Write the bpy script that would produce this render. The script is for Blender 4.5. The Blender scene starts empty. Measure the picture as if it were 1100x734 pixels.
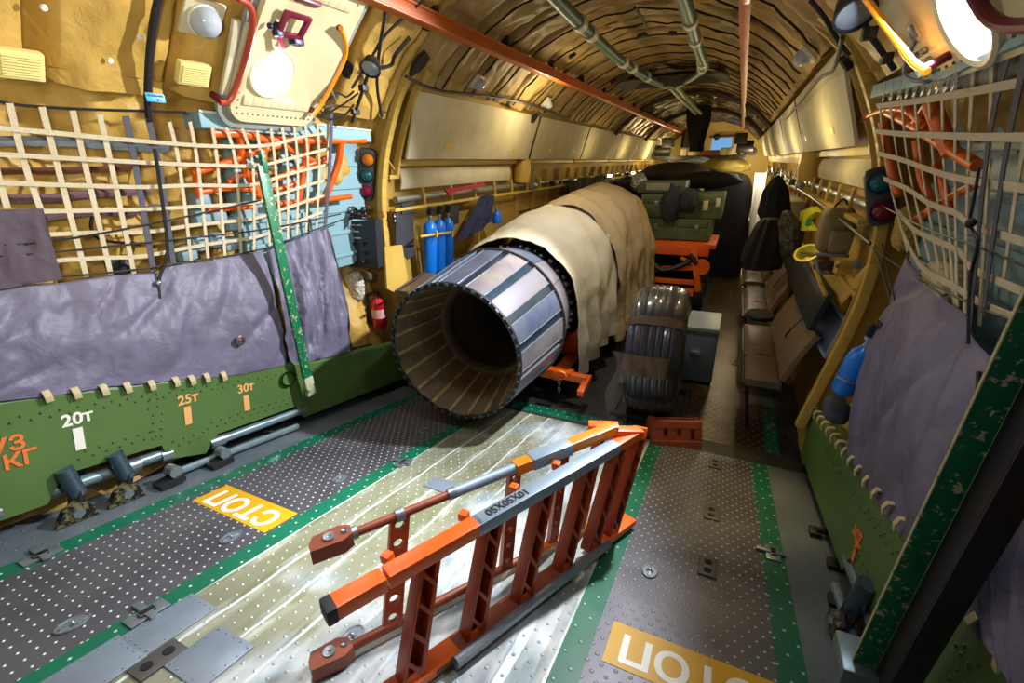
import bpy, bmesh, math, random
from mathutils import Vector, Matrix, noise
random.seed(7)
PI = math.pi
scn = bpy.context.scene
COL = scn.collection
# ------------------------------------------------------------------ camera
RM = Matrix(((0.90452761, 0.13729437, -0.40370788), (0.42591758, -0.33661228, 0.8398133), (-0.02059139, -0.93158061, -0.36295119)))
CP = Vector((.945, -2.96, 1.876))
FPX = 489.0
cam = bpy.data.objects.new('camera', bpy.data.cameras.new('camera'))
COL.objects.link(cam)
cam.data.sensor_width = 36.0
cam.data.lens = FPX / 1100 * 36
cam.data.clip_start = .02
mw = Matrix.Identity(4)
for r_ in range(3):
    mw[r_][0] = RM[r_][0]; mw[r_][1] = -RM[r_][1]; mw[r_][2] = -RM[r_][2]; mw[r_][3] = CP[r_]
cam.matrix_world = mw
scn.camera = cam
# ------------------------------------------------------------------ view, world, lights
scn.view_settings.view_transform = 'Standard'
scn.view_settings.look = 'None'
scn.view_settings.gamma = 1
scn.view_settings.use_curve_mapping = False
scn.view_settings.exposure = 0.35
w = bpy.data.worlds.new('world'); scn.world = w
w.use_nodes = True
w.node_tree.nodes['Background'].inputs[0].default_value = (.75, .8, 1, 1)
w.node_tree.nodes['Background'].inputs[1].default_value = .15

def lamp(name, kind, loc, power, color=(1, 1, 1), size=.1, target=None, spot=None, blend=.5):
    d = bpy.data.lights.new(name, kind)
    d.energy = power; d.color = color
    if kind == 'AREA':
        d.shape = 'DISK'; d.size = size
    else:
        d.shadow_soft_size = size
    if kind == 'SPOT':
        d.spot_size = spot; d.spot_blend = blend
    o = bpy.data.objects.new(name, d); COL.objects.link(o); o.location = loc
    if target is not None:
        o.rotation_euler = (Vector(target) - Vector(loc)).to_track_quat('-Z', 'Y').to_euler()
    return o
lamp('cargo_lamp_light', 'SPOT', (.92, .3, 2.62), 460, (.93, .96, 1), .05, (-1.15, -1.5, .85), 1.5, .4)
lamp('engine_fill_light', 'SPOT', (.1, .75, 2.78), 70, (1, .97, .92), .05, (-.55, 1.3, .8), 1.7, .5)  # added fill over the engine, no fixture stands there
lamp('ramp_fill_light', 'SPOT', (-.1, -2.1, 2.72), 85, (.92, .96, 1), .10, (-.75, -2.35, .4), 1.15, .7)  # added fill and glare for the aft ramp, not a real lamp
lamp('ramp_fill_light', 'SPOT', (.15, -1.2, 2.72), 300, (.95, .97, 1), .05, (-.28, -1.72, .33), .62, 1.0)  # added narrow beam that makes the bright patch on the ramp
lamp('hold_light', 'POINT', (.25, 2.7, 2.0), 4, (1, .88, .62), .2)  # added weak light that lifts the hold ceiling from below
lamp('door_window_light', 'AREA', (-1.24, -1.02, 2.33), 5, (.8, .88, 1), .26, (.2, -1.5, .3))
lamp('door_window_light', 'AREA', (1.30, -1.17, 2.22), 5, (.8, .88, 1), .26, (-.8, -1.4, .6))
lamp('aft_fill_light', 'SPOT', (.35, -2.75, 2.0), 75, (1, .92, .74), .12, (-1.5, -1.55, 2.35), 1.35, .6)  # added light for the upper left quilting, without a fixture
lamp('hold_light', 'POINT', (-.9, 1.9, 2.35), 13, (1, .85, .5), .06)
lamp('hold_light', 'POINT', (1.15, .95, 1.9), 5.5, (1, .8, .36), .04)  # added warm point to brighten the wall around the backpack
lamp('hold_light', 'POINT', (1.15, 3.3, 1.9), 7, (1, .82, .42), .05)
lamp('aisle_spot_light', 'SPOT', (1.1, .5, 2.3), 75, (1, .70, .22), .04, (1.0, -.5, .05), .62, .8)
lamp('aisle_spot_light', 'SPOT', (1.0, 2.2, 2.35), 45, (1, .74, .3), .04, (1.0, 1.9, .0), .7, .6)  # added spot for the gold aisle strip, no such fixture
for yy, pw in ((5.0, 4), (7.6, 7), (10.6, 22), (12.8, 22)):
    lamp('hold_light', 'POINT', (-1.05, yy, 2.0), pw, (1, .78, .36), .06)
    lamp('hold_light', 'POINT', (1.15, yy + .6, 1.8), pw, (1, .8, .4), .06)
lamp('hold_light', 'POINT', (1.12, 4.9, 1.75), 9, (1, .93, .75), .04)  # added point that brightens the white towel

# ------------------------------------------------------------------ helpers
def ray(u, v):
    return RM @ Vector((u - 550, v - 367, FPX))
def at(u, v, x=None, y=None, z=None, ramp=False):
    d = ray(u, v)
    if x is not None: k = (x - CP.x) / d.x
    elif y is not None: k = (y - CP.y) / d.y
    elif z is not None: k = (z - CP.z) / d.z
    else: k = -(CP.z + .1935 * CP.y) / (d.z + .1935 * d.y)
    return CP + d * k
ZC = 1.3
def cyl(u, v, r=1.7):
    d = ray(u, v); ox, oz = CP.x, CP.z - ZC
    a = d.x**2 + d.z**2; b = 2 * (ox * d.x + oz * d.z); c = ox**2 + oz**2 - r * r
    k = (-b + math.sqrt(b * b - 4 * a * c)) / 2 / a
    return CP + d * k
def S(h):
    h = h.lstrip('#'); o = []
    for i in (0, 2, 4):
        c = int(h[i:i + 2], 16) / 255
        o.append(c / 12.92 if c <= .04045 else ((c + .055) / 1.055) ** 2.4)
    return tuple(o)
def lerp(a, b, t): return a + (b - a) * t
def poly_at(pts, t):
    """point on polyline by cumulative length fraction t"""
    L = [0]
    for a, b in zip(pts, pts[1:]): L.append(L[-1] + (b - a).length)
    s = t * L[-1]
    for i in range(len(pts) - 1):
        if s <= L[i + 1] or i == len(pts) - 2:
            d = L[i + 1] - L[i]
            return pts[i].lerp(pts[i + 1], (s - L[i]) / d if d else 0)
def zr(y): return -.1935 * y if y < 0 else 0.0

MATS = {}
def mat(name, color, rough=.6, metal=0, var=None, bump=None, chips=None, emit=None, alpha=None, trans=0, crease=None, sheen=0):
    """var=(scale,color2,amount) blotches; bump=(scale,strength); chips=(scale,color,threshold); crease=(scale,strength)"""
    if name in MATS: return MATS[name]
    m = bpy.data.materials.new(name); m.use_nodes = True
    nt = m.node_tree; N = nt.nodes; L = nt.links; b = N['Principled BSDF']
    b.inputs['Roughness'].default_value = rough; b.inputs['Metallic'].default_value = metal
    col = None
    tc = N.new('ShaderNodeTexCoord')
    c4 = (*color, 1)
    b.inputs['Base Color'].default_value = c4
    def noise_tex(sc, det=5, rgh=.6, stretch=None, dist=0):
        n = N.new('ShaderNodeTexNoise'); n.inputs['Scale'].default_value = sc; n.inputs['Detail'].default_value = det
        n.inputs['Roughness'].default_value = rgh; n.inputs['Distortion'].default_value = dist
        L.new(tc.outputs['Object'], n.inputs['Vector']); return n
    def ramp(src, a, z):
        r = N.new('ShaderNodeValToRGB'); r.color_ramp.elements[0].position = a; r.color_ramp.elements[1].position = z
        L.new(src, r.inputs[0]); return r
    def mix(fac, A, B):
        x = N.new('ShaderNodeMix'); x.data_type = 'RGBA'
        L.new(fac, x.inputs[0])
        for i, q in ((6, A), (7, B)):
            if isinstance(q, tuple): x.inputs[i].default_value = q
            else: L.new(q, x.inputs[i])
        return x.outputs[2]
    cur = c4
    if var:
        n = noise_tex(var[0]); r = ramp(n.outputs[0], .5 - .28 / max(var[2], .3), .5 + .28 / max(var[2], .3))
        cur = mix(r.outputs[0], cur, (*var[1], 1))
    if chips:
        n = noise_tex(chips[0], 8, .7); r = ramp(n.outputs[0], chips[2], chips[2] + .02)
        cur = mix(r.outputs[0], cur, (*chips[1], 1))
    if not isinstance(cur, tuple): L.new(cur, b.inputs['Base Color'])
    hs = None
    if bump:
        n = noise_tex(bump[0], 6, .6, dist=.4)
        bp = N.new('ShaderNodeBump'); bp.inputs['Strength'].default_value = bump[1]; bp.inputs['Distance'].default_value = .02
        L.new(n.outputs[0], bp.inputs['Height']); hs = bp
    if crease:
        n0 = noise_tex(crease[0] * .8, 3, .5)
        ad = N.new('ShaderNodeVectorMath'); ad.operation = 'MULTIPLY_ADD'; ad.inputs[1].default_value = (.35, .35, .35)
        L.new(n0.outputs[1], ad.inputs[0]); L.new(tc.outputs['Object'], ad.inputs[2])
        v = N.new('ShaderNodeTexVoronoi'); v.feature = 'DISTANCE_TO_EDGE'; v.inputs['Scale'].default_value = crease[0]
        L.new(ad.outputs[0], v.inputs['Vector'])
        bp = N.new('ShaderNodeBump'); bp.inputs['Strength'].default_value = crease[1]; bp.inputs['Distance'].default_value = .05
        L.new(v.outputs[0], bp.inputs['Height'])
        if hs: L.new(hs.outputs[0], bp.inputs['Normal'])
        hs = bp
    if hs: L.new(hs.outputs[0], b.inputs['Normal'])
    if emit:
        b.inputs['Emission Color'].default_value = (*emit[0], 1); b.inputs['Emission Strength'].default_value = emit[1]
    if alpha is not None: b.inputs['Alpha'].default_value = alpha
    if trans: b.inputs['Transmission Weight'].default_value = trans
    MATS[name] = m
    return m

class MB:
    def __init__(s): s.bm = bmesh.new()
    def face(s, vs, mi=0):
        try:
            f = s.bm.faces.new(vs); f.material_index = mi; return f
        except ValueError: return None
    def box(s, c, size, rot=None, bev=0.0, mi=0):
        n0 = len(s.bm.verts)
        M_ = Matrix.Translation(Vector(c)) @ (rot.to_4x4() if rot is not None else Matrix.Identity(4)) @ Matrix.Diagonal((*size, 1))
        g = bmesh.ops.create_cube(s.bm, size=1, matrix=M_)
        fs = {f for v in g['verts'] for f in v.link_faces}
        for f in fs: f.material_index = mi
        if bev > 0:
            es = {e for v in g['verts'] for e in v.link_edges}
            bmesh.ops.bevel(s.bm, geom=list(es), offset=min(bev, min(size) * .45), segments=2, affect='EDGES', profile=.6)
        return s
    def bar(s, a, b, w, h, up=(0, 0, 1), bev=.003, mi=0, ext=0):
        a = Vector(a); b = Vector(b); d = (b - a); L = d.length; d.normalize()
        up = Vector(up); x = d.cross(up)
        if x.length < 1e-4: x = d.cross(Vector((1, 0, 0)))
        x.normalize(); u = x.cross(d)
        rot = Matrix((x, d, u)).transposed()
        s.box((a + b) / 2, (w, L + ext, h), rot, bev, mi); return s
    def tube(s, pts, r, n=8, closed=False, caps=True, mi=0, flat=1.0):
        pts = [Vector(p) for p in pts]; m = len(pts)
        rr = r if isinstance(r, (list, tuple)) else [r] * m
        prev = None; rings = []
        for i, p in enumerate(pts):
            if closed: t = pts[(i + 1) % m] - pts[i - 1]
            else: t = pts[min(i + 1, m - 1)] - pts[max(i - 1, 0)]
            t.normalize()
            if prev is None:
                a = Vector((0, 0, 1)) if abs(t.z) < .9 else Vector((1, 0, 0))
                nn = t.cross(a).normalized()
            else:
                nn = prev - t * prev.dot(t)
                if nn.length < 1e-5: nn = t.cross(Vector((0, 0, 1)))
                nn.normalize()
            prev = nn; bb = t.cross(nn)
            rings.append([s.bm.verts.new(p + (nn * math.cos(2 * PI * k / n) + bb * math.sin(2 * PI * k / n) * flat) * rr[i]) for k in range(n)])
        R_ = range(m if closed else m - 1)
        for i in R_:
            A, B = rings[i], rings[(i + 1) % m]
            for k in range(n): s.face((A[k], A[(k + 1) % n], B[(k + 1) % n], B[k]), mi)
        if caps and not closed:
            s.face(rings[0][::-1], mi); s.face(rings[-1], mi)
        return s
    def lathe(s, prof, org, axis=(0, 0, 1), n=24, a0=0, a1=2 * PI, mi=0, ref=None, caps=False):
        """prof [(height,radius)]"""
        ax = Vector(axis).normalized()
        rf = Vector(ref) if ref is not None else (Vector((0, 0, 1)) if abs(ax.z) < .9 else Vector((1, 0, 0)))
        u = (rf - ax * rf.dot(ax)).normalized(); v = ax.cross(u)
        full = abs((a1 - a0) - 2 * PI) < 1e-6; cnt = n if full else n + 1
        org = Vector(org); rings = []
        for h, r in prof:
            if r < 1e-6: rings.append([s.bm.verts.new(org + ax * h)]); continue
            rings.append([s.bm.verts.new(org + ax * h + (u * math.cos(a0 + (a1 - a0) * k / n) + v * math.sin(a0 + (a1 - a0) * k / n)) * r) for k in range(cnt)])
        for A, B in zip(rings, rings[1:]):
            for k in range(n):
                k2 = (k + 1) % cnt
                if len(A) == 1 and len(B) == 1: continue
                if len(A) == 1: s.face((A[0], B[k], B[k2]), mi)
                elif len(B) == 1: s.face((A[k], B[0], A[k2]), mi)
                else: s.face((A[k], B[k], B[k2], A[k2]), mi)
        if caps:
            for Rg in (rings[0], rings[-1]):
                if len(Rg) > 2: s.face(Rg, mi)
        return s
    def prism(s, pts, off, mi=0):
        off = Vector(off); A = [s.bm.verts.new(Vector(p)) for p in pts]; B = [s.bm.verts.new(Vector(p) + off) for p in pts]
        s.face(A, mi); s.face(B[::-1], mi)
        for i in range(len(A)): s.face((A[i], B[i], B[(i + 1) % len(A)], A[(i + 1) % len(A)]), mi)
        return s
    def grid(s, fn, nu, nv, mi=0, thick=None):
        """fn(i/nu, j/nv) -> Vector; thick: offset vector or callable(p)->Vector"""
        def lay(off):
            out = []
            for i in range(nu + 1):
                row = []
                for j in range(nv + 1):
                    p = Vector(fn(i / nu, j / nv))
                    if off is not None: p = p + (off(p) if callable(off) else Vector(off))
                    row.append(s.bm.verts.new(p))
                out.append(row)
            return out
        A = lay(None)
        for i in range(nu):
            for j in range(nv): s.face((A[i][j], A[i + 1][j], A[i + 1][j + 1], A[i][j + 1]), mi)
        if thick is not None:
            B = lay(thick)
            for i in range(nu):
                for j in range(nv): s.face((B[i][j], B[i][j + 1], B[i + 1][j + 1], B[i + 1][j]), mi)
            for i in range(nu):
                s.face((A[i][0], B[i][0], B[i + 1][0], A[i + 1][0]), mi); s.face((A[i][nv], A[i + 1][nv], B[i + 1][nv], B[i][nv]), mi)
            for j in range(nv):
                s.face((A[0][j], A[0][j + 1], B[0][j + 1], B[0][j]), mi); s.face((A[nu][j], B[nu][j], B[nu][j + 1], A[nu][j + 1]), mi)
        return s
    def sphere(s, c, r, sx=1, sy=1, sz=1, n=16, mi=0, rot=None):
        M_ = Matrix.Translation(Vector(c)) @ (rot.to_4x4() if rot is not None else Matrix.Identity(4)) @ Matrix.Diagonal((r * sx, r * sy, r * sz, 1))
        g = bmesh.ops.create_uvsphere(s.bm, u_segments=n, v_segments=max(6, n // 2), radius=1, matrix=M_)
        for f in {f for v in g['verts'] for f in v.link_faces}: f.material_index = mi
        return s
    def jitter(s, amp, sc, seed=0):
        for v in s.bm.verts:
            v.co += noise.noise_vector(v.co * sc + Vector((seed, seed * 2, 0))) * amp
        return s
    def build(s, name, mats, parent=None, sharp=35, normals=True):
        if normals: bmesh.ops.recalc_face_normals(s.bm, faces=s.bm.faces)
        if parent is not None:
            off = parent.matrix_world.translation if parent.parent is None else wloc(parent)
            bmesh.ops.translate(s.bm, verts=s.bm.verts, vec=-wloc(parent))
        me = bpy.data.meshes.new(name); s.bm.to_mesh(me); s.bm.free()
        for p in me.polygons: p.use_smooth = True
        me.set_sharp_from_angle(angle=math.radians(sharp))
        for m in (mats if isinstance(mats, (list, tuple)) else [mats]): me.materials.append(m)
        o = bpy.data.objects.new(name, me); COL.objects.link(o)
        if parent is not None: o.parent = parent
        return o
def wloc(o):
    v = Vector((0, 0, 0))
    while o is not None:
        v += Vector(o.location); o = o.parent
    return v
def tag(o, label=None, cat=None, group=None, kind=None):
    if label: o['label'] = label
    if cat: o['category'] = cat
    if group: o['group'] = group
    if kind: o['kind'] = kind
    return o
def thing(name, label, cat, loc, group=None):
    o = bpy.data.objects.new(name, None); COL.objects.link(o); o.location = loc; o.empty_display_size = .05
    return tag(o, label, cat, group)
def copy_tree(o, parent=None):
    c = o.copy(); COL.objects.link(c); c.parent = parent
    for ch in list(o.children): copy_tree(ch, c)
    return c
def text(body, size, M_, name, material, parent=None, ext=.0006, sx=1.0):
    cu = bpy.data.curves.new('txt', 'FONT'); cu.body = body; cu.size = size; cu.align_x = 'CENTER'; cu.align_y = 'CENTER'; cu.extrude = ext; cu.resolution_u = 3; cu.offset = size * .028
    o = bpy.data.objects.new('txt', cu); COL.objects.link(o)
    bpy.context.view_layer.update()
    me = bpy.data.meshes.new_from_object(o.evaluated_get(bpy.context.evaluated_depsgraph_get()))
    bpy.data.objects.remove(o); bpy.data.curves.remove(cu)
    me.transform(M_ @ Matrix.Diagonal((sx, 1, 1, 1)))
    if parent is not None: me.transform(Matrix.Translation(-wloc(parent)))
    me.materials.clear(); me.materials.append(material)
    o = bpy.data.objects.new(name, me); COL.objects.link(o)
    if parent is not None: o.parent = parent
    return o
def frame(origin, xdir, ydir):
    x = Vector(xdir).normalized(); z = x.cross(Vector(ydir)).normalized(); y = z.cross(x)
    M_ = Matrix((x, y, z)).transposed().to_4x4(); M_.translation = Vector(origin); return M_
def circ(y, ang, r):
    """ang from the +x side (0) over the top (pi/2) to the left (pi)"""
    return Vector((r * math.cos(ang), y, ZC + r * math.sin(ang)))
def inward(p, d):
    v = Vector((-p.x, 0, ZC - p.z)).normalized(); return p + v * d
def smooth_poly(pts, k=6):
    """catmull-rom through pts"""
    pts = [Vector(p) for p in pts]; P_ = [pts[0]] + list(pts) + [pts[-1]]; out = []
    for i in range(1, len(P_) - 2):
        a, b, c, d = P_[i - 1], P_[i], P_[i + 1], P_[i + 2]
        for j in range(k):
            t = j / k
            out.append(.5 * ((2 * b) + (-a + c) * t + (2 * a - 5 * b + 4 * c - d) * t * t + (-a + 3 * b - 3 * c + d) * t**3))
    out.append(pts[-1]); return out
def roundrect(w, h, r, n=5):
    o = []
    for cx, cy, a in ((w / 2 - r, h / 2 - r, 0), (-w / 2 + r, h / 2 - r, PI / 2), (-w / 2 + r, -h / 2 + r, PI), (w / 2 - r, -h / 2 + r, 1.5 * PI)):
        for i in range(n + 1):
            t = a + PI / 2 * i / n; o.append((cx + r * math.cos(t), cy + r * math.sin(t)))
    return o
def wall_patch(mb, y0, y1, a0, a1, rad, r, thick, rings=5, mi=0):
    """rounded rectangle lying on the fuselage circle, ring-filled so that it follows the curve"""
    h = abs(a1 - a0) * r; wd = abs(y1 - y0); yc = (y0 + y1) / 2; ac = (a0 + a1) / 2
    ol = roundrect(wd, h, rad, 6)
    def ringv(k, rr): return [mb.bm.verts.new(circ(yc + px * k, ac + py * k / r, rr)) for px, py in ol]
    F = [ringv(k / rings, r - thick) for k in range(rings, 0, -1)]
    B = ringv(1, r)
    m = len(ol)
    for A, C_ in zip([B] + F, F):
        for i in range(m): mb.face((A[i], A[(i + 1) % m], C_[(i + 1) % m], C_[i]), mi)
    mb.face(F[-1], mi); return mb
# ------------------------------------------------------------------ shared materials
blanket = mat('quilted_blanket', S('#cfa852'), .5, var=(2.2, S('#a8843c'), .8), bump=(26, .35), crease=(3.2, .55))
blanket_shaded = mat('quilted_blanket_shaded', S('#a88a50'), .6, var=(2.5, S('#8e7240'), .6), bump=(24, .3), crease=(4, .5))  # same quilting, with the dimmer hold light put into its colour
foil = mat('foil_insulation', S('#8a7a58'), .28, .85, var=(5, S('#4a3c24'), 1), crease=(9, 1), bump=(30, .5))
yel = mat('yellow_primer', S('#cfae55'), .5, var=(3, S('#b08f3c'), .8), bump=(40, .08))
yel2 = mat('yellow_wall', S('#c3a04c'), .55, var=(2.5, S('#96762f'), .9), bump=(30, .1))
cream = mat('cream_panel', S('#d6cdb2'), .85, var=(4, S('#b3a67e'), .8), bump=(8, .12))
sillgreen = mat('sill_green', S('#5c7a3e'), .42, var=(3, S('#4c6a34'), .8), chips=(38, S('#b9c090'), .74), bump=(50, .04))
orange = mat('orange_paint', S('#f06a14'), .38, var=(6, S('#e25a0e'), .6), chips=(34, S('#7a3418'), .68))
amber = mat('amber_paint', S('#f2930f'), .35, var=(8, S('#e0720c'), .6), chips=(40, S('#cfd2d2'), .72))
rust = mat('red_primer', S('#8f4120'), .5, var=(9, S('#6e3018'), .8), chips=(40, S('#b06a40'), .7))
postgreen = mat('chipped_green', S('#0b7a4c'), .38, var=(6, S('#075f3c'), .6), chips=(48, S('#c4c096'), .575))
steel = mat('bare_steel', S('#a3acb4'), .33, .75, var=(12, S('#7c868e'), .7), bump=(60, .08))
alu = mat('grey_blue_paint', S('#9fb2c2'), .4, .3, var=(7, S('#7f93a6'), .6), chips=(40, S('#dfe5ea'), .68))
darkmetal = mat('dark_metal', S('#26262a'), .45, .5, var=(9, S('#3a3836'), .7))
black = mat('black_paint', S('#141316'), .5, var=(12, S('#211f24'), .6))
blackcloth = mat('black_cloth', S('#0b0a0e'), .9, bump=(14, .5), var=(6, S('#151219'), .7))
navy = mat('navy_cloth', S('#1c2654'), .85, bump=(14, .6), var=(6, S('#12172a'), .7))
palblue = mat('pale_blue_paint', S('#86a6ae'), .5, var=(5, S('#7aa2ac'), .7), chips=(30, S('#d8e0dc'), .74))
curt = mat('purple_grey_tarpaulin', S('#73708a'), .5, var=(4, S('#625d70'), .9), bump=(5, .75), crease=(3.4, .35), chips=(14, S('#50475a'), .70))
curt_dark = mat('brown_grey_tarpaulin', S('#4a3d4a'), .7, var=(5, S('#5a4c58'), .7), bump=(20, .3))
strapw = mat('cream_webbing', S('#d6cbb0'), .8, var=(20, S('#bfae88'), .7), bump=(90, .3))
strapg = mat('grey_webbing', S('#5f5f6a'), .8, var=(20, S('#4a4a55'), .7), bump=(90, .3))
rubber = mat('black_rubber', S('#1d1d20'), .65, bump=(60, .1))
blue = mat('blue_cylinder_paint', S('#0f6fd0'), .28)
redp = mat('red_enamel', S('#b01522'), .3)
white = mat('white_paint', S('#e6e4dc'), .5, var=(10, S('#c9c5b8'), .6))
glow = mat('window_daylight', (1, 1, 1), .5, emit=((.9, .95, 1), 14))
brown = mat('brown_seat_vinyl', S('#6b5a48'), .42, var=(5, S('#554636'), .8), bump=(20, .15))
# ================================================================== FLOOR
def stud_mat(name, base, base2, rough, metal, dot, sp=.062, rd=.13, strips=None, dstr=.8, wear=None):
    m = bpy.data.materials.new(name); m.use_nodes = True
    nt = m.node_tree; N = nt.nodes; L = nt.links; b = N['Principled BSDF']
    b.inputs['Metallic'].default_value = metal
    tc = N.new('ShaderNodeTexCoord'); sp_ = N.new('ShaderNodeSeparateXYZ'); L.new(tc.outputs['Object'], sp_.inputs[0])
    def mth(op, a, b_=None, c=None):
        n = N.new('ShaderNodeMath'); n.operation = op
        for i, q in enumerate((a, b_, c)):
            if q is None: continue
            if isinstance(q, (int, float)): n.inputs[i].default_value = q
            else: L.new(q, n.inputs[i])
        return n.outputs[0]
    def dots(ox, oy):
        fx = mth('SUBTRACT', mth('FRACT', mth('ADD', mth('DIVIDE', sp_.outputs[0], sp), ox + 50)), .5)
        fy = mth('SUBTRACT', mth('FRACT', mth('ADD', mth('DIVIDE', sp_.outputs[1], sp * 1.5), oy + 50)), .5)
        fy = mth('MULTIPLY', fy, 1.5)
        d = mth('SQRT', mth('ADD', mth('MULTIPLY', fx, fx), mth('MULTIPLY', fy, fy)))
        return mth('SUBTRACT', 1, mth('MINIMUM', mth('DIVIDE', d, rd), 1))
    D = mth('MAXIMUM', dots(0, 0), dots(.5, .5))
    def noise_(sc, det=5, mp=None):
        n = N.new('ShaderNodeTexNoise'); n.inputs['Scale'].default_value = sc; n.inputs['Detail'].default_value = det
        if mp:
            q = N.new('ShaderNodeMapping'); q.inputs['Scale'].default_value = mp; L.new(tc.outputs['Object'], q.inputs[0]); L.new(q.outputs[0], n.inputs['Vector'])
        else: L.new(tc.outputs['Object'], n.inputs['Vector'])
        return n.outputs[0]
    def rmp(src, a, z):
        r = N.new('ShaderNodeValToRGB'); r.color_ramp.elements[0].position = a; r.color_ramp.elements[1].position = z; L.new(src, r.inputs[0]); return r.outputs[0]
    def mix(f, A, B):
        x = N.new('ShaderNodeMix'); x.data_type = 'RGBA'
        if isinstance(f, float): x.inputs[0].default_value = f
        else: L.new(f, x.inputs[0])
        for i, q in ((6, A), (7, B)):
            if isinstance(q, tuple): x.inputs[i].default_value = (*q, 1) if len(q) == 3 else q
            else: L.new(q, x.inputs[i])
        return x.outputs[2]
    c = mix(rmp(noise_(2.6), .35, .65), base, base2)
    h = mth('MULTIPLY', D, 1.0)
    if strips:
        wob = mth('MULTIPLY', mth('SUBTRACT', noise_(7, 4, (1, .5, 1)), .5), .035)
        fr = mth('FRACT', mth('ADD', mth('DIVIDE', mth('ADD', sp_.outputs[0], wob), strips[0]), 50))
        tri = mth('ABSOLUTE', mth('SUBTRACT', fr, .5))
        c = mix(rmp(tri, .27, .33), c, mix(rmp(noise_(14, 6, (1, .25, 1)), .38, .6), strips[1], base2))
        c = mix(rmp(tri, .45, .475), c, strips[2])
        big = rmp(noise_(1.3, 3), .5, .58)
        c = mix(mth('MULTIPLY', big, .75), c, mix(rmp(noise_(11, 6, (1, .35, 1)), .4, .6), strips[3], strips[2]))
        h = mth('ADD', h, mth('MULTIPLY', rmp(tri, .2, .42), .7))
    if wear: c = mix(mth('MULTIPLY', rmp(noise_(9, 8, (1, .3, 1)), wear[1], wear[1] + .06), .8), c, wear[0])
    c = mix(mth('MULTIPLY', rmp(D, .12, .5), dstr), c, dot)
    L.new(c, b.inputs['Base Color'])
    L.new(mth('ADD', mth('MULTIPLY', noise_(8), .3), rough - .15), b.inputs['Roughness'])
    bp = N.new('ShaderNodeBump'); bp.inputs['Strength'].default_value = .9; bp.inputs['Distance'].default_value = .006
    L.new(h, bp.inputs['Height']); L.new(bp.outputs[0], b.inputs['Normal'])
    return m
fl_side = stud_mat('floor_side_grey', S('#6e7880'), S('#59636b'), .5, .3, S('#8b949a'), .09, .07, dstr=.4)
fl_green = stud_mat('floor_green_stripe', S('#04684a'), S('#07583f'), .4, .0, S('#cfe6dc'), .075, .1, dstr=.75, wear=(S('#6aa88e'), .68))
fl_tread = stud_mat('floor_tread', S('#6a696f'), S('#504e54'), .42, .45, S('#e9edf2'), .046, .15, dstr=.85)
fl_mid = stud_mat('floor_worn_centre', S('#8f907a'), S('#7a7c5c'), .36, .25, S('#e8ecee'), .055, .12, strips=(.155, S('#a8ab98'), S('#d5dade'), S('#93a3ad')), dstr=.6)
fl_dark = stud_mat('floor_deck_tread', S('#6a5836'), S('#463a26'), .34, .6, S('#b99a55'), .06, .16, dstr=.7)
fl_deck = stud_mat('floor_deck_dark', S('#3c3a36'), S('#2c2a28'), .5, .3, S('#6a6456'), .08, .1, dstr=.4)

mb = MB()
def strip(x0, x1, y0, y1, mi, dz=0.0):
    n = max(1, int((y1 - y0) / .5)); 
    for i in range(n):
        a = lerp(y0, y1, i / n); b_ = lerp(y0, y1, (i + 1) / n)
        vs = [mb.bm.verts.new((x, y, zr(y) + dz)) for x, y in ((x0, a), (x1, a), (x1, b_), (x0, b_))]
        mb.face(vs, mi)
YA = -4.2
for x0, x1, mi in ((-1.95, -1.36, 0), (-1.36, -1.27, 1), (-1.27, -.71, 2), (-.71, -.62, 1), (-.62, .62, 3), (.62, .71, 1), (.71, 1.27, 2), (1.27, 1.36, 1), (1.36, 1.95, 0)):
    strip(x0, x1, YA, -.02, mi)
strip(-1.8, 1.8, -.02, .02, 5)
for x0, x1, mi in ((-1.8, -.52, 5), (-.52, .5, 1), (.5, 1.8, 5)): strip(x0, x1, .02, .14, mi)
for x0, x1, mi in ((-1.8, .78, 5), (.78, 1.36, 4), (1.36, 1.45, 1), (1.45, 1.8, 5)): strip(x0, x1, .14, 14.6, mi)
floor = mb.build('floor', [fl_side, fl_green, fl_tread, fl_mid, fl_dark, fl_deck])
tag(floor, kind='structure')
RN = Vector((0, .19, .9818)); RD = Vector((0, .9818, -.19))
def on_ramp(u, v, h=.0): return at(u, v, ramp=True) + RN * h
# STOP markings painted on the treads
ypaint = mat('yellow_floor_paint', S('#e0ab08'), .5, chips=(22, S('#5a4a20'), .68), var=(8, S('#c99404'), .6))
wpaint = mat('white_floor_paint', S('#f0efe6'), .5, chips=(30, S('#b08a30'), .7))
for x0, x1, y0, y1 in ((-1.235, -.725, -2.03, -1.86), (.755, 1.265, -1.95, -1.77)):
    y0 -= .0; 
    mb = MB(); q = [(x0, y0), (x1, y0), (x1, y1), (x0, y1)]
    mb.prism([Vector((x, y, zr(y))) + RN * .0005 for x, y in q], RN * .001)
    o = mb.build('stop_marking', ypaint, floor)
    text('СТОП', .155, frame(Vector(((x0 + x1) / 2, (y0 + y1) / 2, zr((y0 + y1) / 2))) + RN * .002, (-1, 0, 0), -RD), 'lettering', wpaint, o, .0004, .98)
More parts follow.
